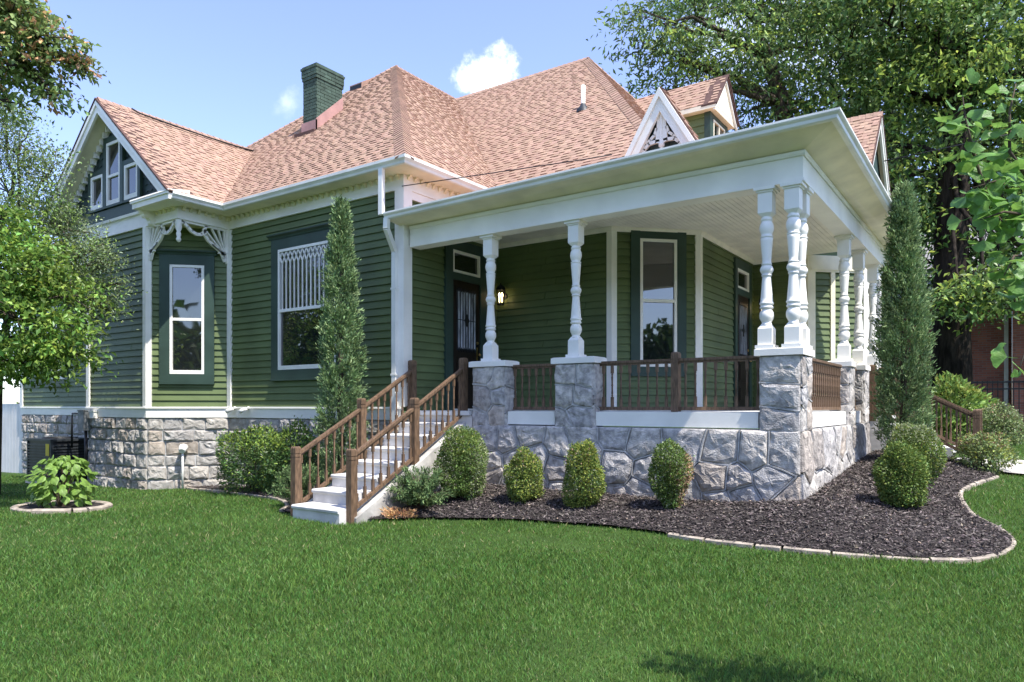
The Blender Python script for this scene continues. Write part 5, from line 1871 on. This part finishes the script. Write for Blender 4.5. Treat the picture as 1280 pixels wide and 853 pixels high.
# ------------------------------------------------------------------ trees
def limb(mb, a, b, r0, r1, r, n=6, seg=5, sag=.12, wob=.05):
    a = Vector(a); b = Vector(b); L = (b - a).length
    pts = []; rad = []
    for i in range(seg + 1):
        t = i / seg
        p = a.lerp(b, t) + Vector((0, 0, sag * L * t * (1 - t) * 4 * .35))
        if 0 < i < seg: p += Vector((r.uniform(-1, 1), r.uniform(-1, 1), r.uniform(-1, 1))) * wob * L
        pts.append(p); rad.append(r0 + (r1 - r0) * t)
    mb.tube(pts, rad, n)
    return pts


def tree(name, label, base, trunk_pts, trunk_r, blobs, mats, nleaf, size, seed, aspect=.5, cl=34, spread=.34, droop=-.15, fork=None, gap=.25, flat=.5, shell=.35, cat='tree', group=None, stems=None, twig=True, nsub=5, limb_r=.45, bark=None):
    """trunk_pts: world polyline; blobs: (centre, rx, rz) crown masses in world space"""
    r = np.random.default_rng(seed); pr = random.Random(seed)
    root = thing(name, label, cat, base, group)
    off = np.array(base)
    tm = MB().tube(trunk_pts, trunk_r, 12)
    world_part("trunk", tm, bark or M_BARK, root)
    bm2 = MB()
    forks = fork or trunk_pts[len(trunk_pts) // 2:]
    tip_r = trunk_r[-1]
    C = []; Bd = []
    tot = sum(b[1] ** 2 for b in blobs)
    for (c, rx, rz) in blobs:
        c = Vector(c)
        f = min(forks, key=lambda q: (Vector(q) - c).length + .6 * max(0, Vector(q).z - c.z))
        pts = limb(bm2, f, c, max(tip_r * limb_r, .03), .022 * max(1, rx), pr)
        k = max(8, int(nleaf / cl * rx ** 2 / tot))
        U = unit(r.normal(size=(k, 3)))
        s = r.uniform(shell, 1.0, k) ** .6
        Q = np.array(c) + U * s[:, None] * np.array([rx, rx, rz])
        nzv = np.sin(Q[:, 0] * 2.3 / max(rx, .5) + seed) * np.sin(Q[:, 1] * 2.1 / max(rx, .5) + 1.3 * seed) * np.sin(Q[:, 2] * 2.7 / max(rx, .5))
        keep = nzv > -gap
        Q = Q[keep]; U = U[keep]
        C.append(Q); Bd.append(U)
        if twig:
            for j in range(0, len(Q), max(1, len(Q) // (nsub + 2))):
                limb(bm2, pts[-2 if j % 2 else -1], Q[j], .016 * max(1, rx), .006, pr, 4, 3, .05, .06)
    world_part("branches", bm2, bark or M_BARK, root)
    C = np.concatenate(C) - off; Bd = np.concatenate(Bd)
    m = len(C)
    q = np.repeat(np.arange(m), cl)
    tilt = r.normal(size=(m, 2)) * .25 + Bd[:, :2] * -.35
    o_ = r.normal(size=(m * cl, 3)) * spread * np.array([1, 1, flat * .5])
    o_[:, 2] += (o_[:, :2] * tilt[q]).sum(1)
    P = C[q] + o_
    D = unit(Bd[q] * .5 + r.normal(size=(m * cl, 3)) * .8 + np.array([0, 0, droop]))
    Nn = unit(np.array([0, 0, 1.0]) + r.normal(size=(m * cl, 3)) * .55)
    sz = r.uniform(.6, 1.3, m * cl) * size
    # whole clusters share one of the leaf materials, with a few strays
    w = np.array([x[1] for x in mats]); w = np.cumsum(w / w.sum())
    idx = np.searchsorted(w, r.random(m))[q]
    stray = r.random(m * cl) < .2
    idx[stray] = np.searchsorted(w, r.random(stray.sum()))
    for i, (mt, _) in enumerate(mats):
        s_ = idx == i
        if s_.any(): leaf_cloud("crown", P[s_], D[s_], Nn[s_], sz[s_], mt, root, aspect)
    return root


B = lambda px, y, dd, rx, rz=None: (pt(px, y, dd), rx, rz or rx * .8)

# far right: two big shade trees behind the house
ta = pt(985, 470, 24); ta.z = .3
tree("shade_tree", 'tall feathery tree leaning over the roof behind the right gable', ta,
     [ta, pt(988, 300, 24), pt(986, 190, 24), pt(978, 130, 24), pt(958, 70, 24), pt(945, 25, 24)], [.55, .42, .34, .28, .2, .12],
     [B(803, 14, 21, .9, .5), B(830, 30, 21, 1.3, .8), B(805, 60, 21.5, .9, .5), B(870, 20, 22, 1.6), B(850, 75, 22, 1.3, .7), B(838, 112, 22, 1.1, .45), B(880, 105, 23, 1.2, .6),
      B(920, 60, 23, 1.6), B(915, 15, 23, 1.6), B(955, 110, 24, 1.3), B(935, 140, 25, 1.2, .6), B(965, 30, 24, 1.8), B(870, -40, 23, 2.0), B(960, -40, 24, 2.2), B(1010, 60, 25, 1.9), B(1020, 0, 25, 2.0), B(1005, 130, 25, 1.6), B(1040, 180, 26, 1.6)],
     ((G_LOC, .62), (G_BIGL, .2), (G_BIG, .18)), 27000, .20, 31, .34, 46, .46, -.45, gap=.10, flat=.4, limb_r=1.0, group='big shade trees behind the house')
tb = pt(1190, 470, 22); tb.z = .5
tree("shade_tree", 'huge dark-trunked shade tree in front of the red brick house', tb,
     [tb, pt(1189, 400, 22), pt(1189, 300, 22), pt(1193, 200, 22), pt(1197, 130, 22), pt(1204, 60, 22), pt(1210, -10, 22)], [.62, .50, .46, .42, .36, .28, .2],
     [B(1060, 60, 22, 1.7), B(1050, 120, 23, 1.6), B(1075, 175, 23, 1.5), B(1110, 30, 21, 1.9), B(1110, 110, 22, 1.8), B(1130, 180, 22, 1.7), B(1110, 240, 23, 1.4), B(1150, 270, 23, 1.5), B(1170, 60, 21, 1.9), B(1190, 150, 23.5, 1.7),
      B(1235, 40, 21, 1.9), B(1240, 110, 22, 1.7), B(1255, 180, 23, 1.6), B(1275, 90, 22, 1.9), B(1280, 240, 22, 1.6), B(1235, 280, 23, 1.5), B(1200, 330, 22, 1.4, .8), B(1235, 365, 20, 1.2, .55), B(1165, 330, 24, 1.5), B(1280, 340, 22, 1.6),
      B(1205, 378, 20, .9, .4), B(1270, 385, 21, 1.0, .5), B(1090, -30, 22, 2.2), B(1180, -40, 22, 2.4), B(1270, -20, 22, 2.3), B(1320, 60, 22, 2.4), B(1330, 200, 22, 2.2), B(1320, 330, 22, 1.8)],
     ((G_BIG, .58), (G_BIGL, .28), (G_LOC, .14)), 46000, .20, 33, .5, 60, .55, -.3, gap=.2, flat=.4, limb_r=.55, group='big shade trees behind the house', bark=mat("dark_bark", (.035, .028, .022), .95, .3, 3, .03, 9, .1, stretch=(3, 3, .7)))
tc_ = pt(1120, 470, 33); tc_.z = .5
tree("background_tree", 'dark tree filling the gap between the shade trees far behind', tc_, [tc_, pt(1120, 330, 33), pt(1120, 200, 33), pt(1110, 100, 33)], [.5, .4, .3, .2],
     [B(1040, 60, 33, 3.2), B(1060, 160, 33, 3.0), B(1110, 230, 33, 3.0), B(1130, 320, 33, 2.6), B(1150, 120, 33, 3.2), B(1210, 200, 34, 3.2), B(1260, 120, 34, 3.2), B(1270, 270, 34, 3.0), B(1100, 390, 33, 1.8), B(1110, 20, 33, 3.2), B(1220, 30, 34, 3.4), B(1180, 290, 36, 2.8)],
     ((G_BIG, .9), (G_LOC, .1)), 24000, .34, 35, .55, 24, .7, -.2, gap=.5)

# left: bright tree near the lawn, crape myrtle by the wing, maple branch overhead
tl_ = pt(-70, 600, 12.3); tl_.z = gz(tl_.x, tl_.y)
tree("leafy_tree", 'bright green leafy tree spreading in from the left edge over the lawn', tl_, [tl_, pt(-66, 480, 12.3), pt(-60, 380, 12.2), pt(-50, 300, 12.1)], [.12, .10, .08, .05],
     [B(12, 330, 11.904, 0.73), B(42, 345, 11.904, 0.71), B(87, 370, 12.152, 0.59, 0.44), B(22, 400, 11.532, 0.81), B(67, 415, 11.904, 0.59, 0.44), B(37, 445, 11.78, 0.59, 0.32), B(-28, 320, 12.4, 1.10), B(-28, 420, 12.152, 1.10), B(-3, 285, 12.152, 0.61), B(90, 445, 12.152, 0.32, 0.20), B(2, 455, 11.656, 0.61, 0.27)],
     ((G_NEAR, .86), (G_BUSHL, .14)), 15500, .115, 41, .48, 40, .20, -.25, gap=.3, flat=.55, limb_r=.5)
tcm = pt(-6, 590, 13.4); tcm.z = gz(tcm.x, tcm.y)
tree("crape_myrtle", 'airy grey-green small tree with upright sprays close to the left gable', tcm, [tcm, pt(-2, 480, 13.4), pt(12, 380, 13.3), pt(22, 280, 13.3)], [.09, .07, .06, .03],
     [B(25, 180, 13.144, 0.58, 0.64), B(60, 220, 13.25, 0.53, 0.53), B(10, 240, 13.144, 0.85), B(45, 280, 13.144, 0.74, 0.58), B(85, 285, 13.356, 0.58, 0.42), B(100, 320, 13.356, 0.64, 0.48), B(122, 330, 13.568, .34, .22), B(60, 350, 13.25, 0.74), B(146, 355, 13.674, .24, .16), B(115, 375, 13.568, 0.58, 0.37), B(5, 150, 13.144, 0.53, 0.53), B(90, 410, 13.568, 0.53, 0.32), B(132, 385, 13.674, .22, .14)],
     ((G_CRAPE, .62), (G_CRAPEL, .38)), 23000, .066, 43, .45, 30, .15, .15, gap=.5, flat=1.2, limb_r=.6)
to = pt(-330, 560, 7.5); to.z = gz(to.x, to.y)
tree("maple_tree", 'maple branch with orange seed clusters hanging in at the top left', to, [to, pt(-325, 300, 7.6), pt(-310, 60, 7.8), pt(-280, -120, 8)], [.28, .22, .17, .10],
     [B(20, 30, 8.8, .50, .28), B(60, 55, 8.9, .42, .2), B(15, 85, 8.8, .40, .2), B(85, 80, 9.0, .20, .13), B(70, 120, 9.0, .20, .12), B(50, 95, 8.9, .24, .14), B(15, -10, 8.8, .55, .3), B(-40, 60, 8.7, .7, .5), B(-60, -40, 8.6, .9, .6), B(-5, 125, 8.7, .26, .14), B(100, 86, 9.0, .09, .07)],
     ((G_MAPLE, .86), (G_ORANGE, .14)), 10500, .082, 47, .6, 22, .10, -.5, fork=[pt(-40, 20, 8.7), pt(-300, -40, 7.9)], gap=.75, limb_r=.22)


# ------------------------------------------------------------------ ginkgo close by on the right: every leaf its own piece
def ginkgo_leaf(seed):
    r = random.Random(seed)
    mb = MB()
    L = .078
    n = 9
    V = [(0, 0, 0)]
    for ring, f in ((0, .55), (1, 1.0)):
        for i in range(n):
            a = radians(-62 + 124 * i / (n - 1))
            q = L * f * (1 - .10 * abs(sin(a)) - (.16 if (i == 4 and ring) else 0) + (r.uniform(-.05, .05) if ring else 0))
            x, y = sin(a) * q, cos(a) * q
            V.append((x, y, .010 * sin(a * 3 + seed) * f + .03 * f * (abs(sin(a)) ** 2) * (1 if seed % 2 else .35) - .006 * f * f))
    fs = [(0, 1 + i, 2 + i) for i in range(n - 1)] + [(1 + i, 1 + n + i, 2 + n + i, 2 + i) for i in range(n - 1)]
    mb.add(V, fs, True)
    b = len(mb.v)
    mb.tube([(0, 0, 0), (0, -.022, -.004), (0, -.045, .004)], [.0016, .0013, .0013], 4, False)
    return mb.mesh("ginkgo_leaf", mat("ginkgo_leaf_green", (.17, .34, .07), .42, .22, 14, .002, 90, .4, trans=.36), fix=False)


GL = [ginkgo_leaf(i) for i in range(5)]
gb = pt(1345, 900, 3.3); gb.z = gz(gb.x, gb.y)
gr = thing("ginkgo_tree", 'young ginkgo with fan-shaped leaves reaching in at the right edge', 'tree', gb)
world_part("trunk", MB().tube([gb, pt(1342, 600, 3.3), pt(1335, 330, 3.25), pt(1325, 150, 3.2)], [.035, .03, .024, .012], 9), M_BARK, gr)
rg = random.Random(12)
branches = [
    ([pt(1335, 330, 3.25), pt(1270, 305, 3.1), pt(1240, 262, 3.05), pt(1221, 205, 3.0), pt(1207, 150, 3.0), pt(1203, 118, 3.0)], 62),
    ([pt(1336, 260, 3.25), pt(1290, 230, 3.15), pt(1262, 190, 3.1), pt(1262, 140, 3.1), pt(1270, 105, 3.1)], 38),
    ([pt(1337, 340, 3.25), pt(1300, 320, 3.0), pt(1268, 320, 2.95), pt(1255, 345, 2.95)], 46),
    ([pt(1338, 400, 3.25), pt(1300, 400, 3.0), pt(1285, 430, 2.95), pt(1273, 465, 2.9)], 16),
    ([pt(1338, 300, 3.25), pt(1290, 270, 2.95), pt(1255, 265, 2.9), pt(1225, 275, 2.9)], 46),
    ([pt(1338, 370, 3.25), pt(1300, 360, 3.05), pt(1272, 372, 3.0)], 22),
    ([pt(1300, 290, 3.1), pt(1272, 250, 3.0), pt(1250, 225, 3.0), pt(1216, 235, 3.0)], 40)]
for pts, n in branches:
    mbb = MB().tube(pts, [.012 - .010 * i / (len(pts) - 1) for i in range(len(pts))], 6)
    world_part("branch", mbb, M_TWIG, gr)
    seg = [(pts[i + 1] - pts[i]).length for i in range(len(pts) - 1)]
    for k in range(n):
        t = (.25 + .75 * (k + rg.random()) / n) * sum(seg)
        i = 0
        while i < len(seg) - 1 and t > seg[i]: t -= seg[i]; i += 1
        p = pts[i].lerp(pts[i + 1], min(1, t / seg[i]))
        p = p + Vector((rg.gauss(0, 1), rg.gauss(0, 1), rg.gauss(0, 1))) * .035
        o = link("ginkgo_leaf", GL[rg.randrange(5)], gr)
        D = Vector((rg.gauss(0, .7), rg.gauss(0, .7), rg.gauss(-.05, .6))).normalized()
        Nz = Vector((rg.gauss(.25, .45), rg.gauss(-.55, .45), rg.gauss(.75, .4))).normalized()
        X = D.cross(Nz).normalized(); Z = X.cross(D)
        s = rg.uniform(.50, .88)
        M = Matrix(((X.x, D.x, Z.x), (X.y, D.y, Z.y), (X.z, D.z, Z.z))).to_4x4()
        o.matrix_world = Matrix.Translation(p - Vector(gb) + D * .03) @ M @ Matrix.Scale(s, 4)

# broad-leaved shrub in the ring
def broad_leaf(seed):
    r = random.Random(seed)
    mb = MB()
    out = [(0, 0), (.22, .10), (.40, .34), (.36, .62), (.17, .86), (0, 1.04)]
    V = []; n = len(out)
    L = .17
    for s in (1, -1):
        for x, y in out:
            V.append((s * x * L, y * L, -abs(x) * L * .35 - y * y * L * .45 + r.uniform(-.004, .004)))
    mid = [(0, y * L, -y * y * L * .45 + .004) for x, y in out]
    o = len(V); V += mid
    fs = []
    for h in (0, 1):
        for i in range(n - 1):
            a, b = h * n + i, h * n + i + 1
            fs.append((o + i, a, b, o + i + 1) if h == 0 else (o + i, o + i + 1, b, a))
    mb.add(V, fs, True)
    return mb.mesh("leaf", mat("broad_leaf_green", (.26, .43, .085), .5, .2, 10, .002, 60, .4, trans=.36), fix=False)


BLm = [broad_leaf(i) for i in range(4)]
bz = gz(*RING_C)
br_ = thing("broad_leaved_shrub", 'small shrub with large bright drooping leaves inside the stone ring', 'shrub', (*RING_C, bz))
sm_ = MB()
rb2 = random.Random(3)
for k in range(14):
    a = k * 2.4; e = rb2.uniform(.25, 1)
    tip = Vector((cos(a) * .36 * e, sin(a) * .36 * e, .80 - .25 * e * e))
    sm_.tube([(cos(a) * .03, sin(a) * .03, 0), tip * .5 + Vector((0, 0, .08)), tip], [.012, .009, .005], 5, False)
sm_.build("stem", M_TWIG, br_)
for k in range(290):
    u = rb2.random(); a = rb2.uniform(0, 2 * pi)
    el = math.asin(rb2.uniform(-.7, 1))
    R1 = rb2.uniform(.80, 1.0)
    p = Vector((cos(a) * cos(el) * .40 * R1, sin(a) * cos(el) * .40 * R1, .38 + sin(el) * .46 * R1))
    o = link("leaf", BLm[k % 4], br_)
    D = Vector((cos(a) * .8 + rb2.gauss(0, .4), sin(a) * .8 + rb2.gauss(0, .4), rb2.gauss(-.3, .5))).normalized()
    Nz = (Vector((cos(a) * .7, sin(a) * .7, .75)) + Vector((rb2.gauss(0, .3), rb2.gauss(0, .3), 0))).normalized()
    X = D.cross(Nz).normalized(); Z = X.cross(D)
    M = Matrix(((X.x, D.x, Z.x), (X.y, D.y, Z.y), (X.z, D.z, Z.z))).to_4x4()
    o.matrix_world = Matrix.Translation(p) @ M @ Matrix.Scale(rb2.uniform(.40, .92), 4)

# trees across the street, behind the viewer: what the window panes mirror
P = []
r = np.random.default_rng(5)
for k in range(19):
    c = np.array([-52 + k * 5.2 + r.uniform(-1, 1), -19 + r.uniform(-3, 2), r.uniform(3.2, 4.6)])
    U = unit(r.normal(size=(900, 3)))
    P.append(c + U * r.uniform(.35, 1.0, (900, 1)) * np.array([3.6, 2.6, r.uniform(3.4, 4.8)]))
for k in range(8):
    c = np.array([31 + r.uniform(-2, 2), -14 + k * 5.0, r.uniform(3.4, 4.8)])
    U = unit(r.normal(size=(900, 3)))
    P.append(c + U * r.uniform(.35, 1.0, (900, 1)) * np.array([2.6, 3.6, r.uniform(3.4, 4.6)]))
P = np.concatenate(P)
leaf_cloud("street_trees", P, rnd_dirs(len(P)), rnd_dirs(len(P)), r.uniform(.6, 1.1, len(P)), G_BIG, None, .8, kind='stuff', label='dark leafy trees across the street mirrored in the window panes')
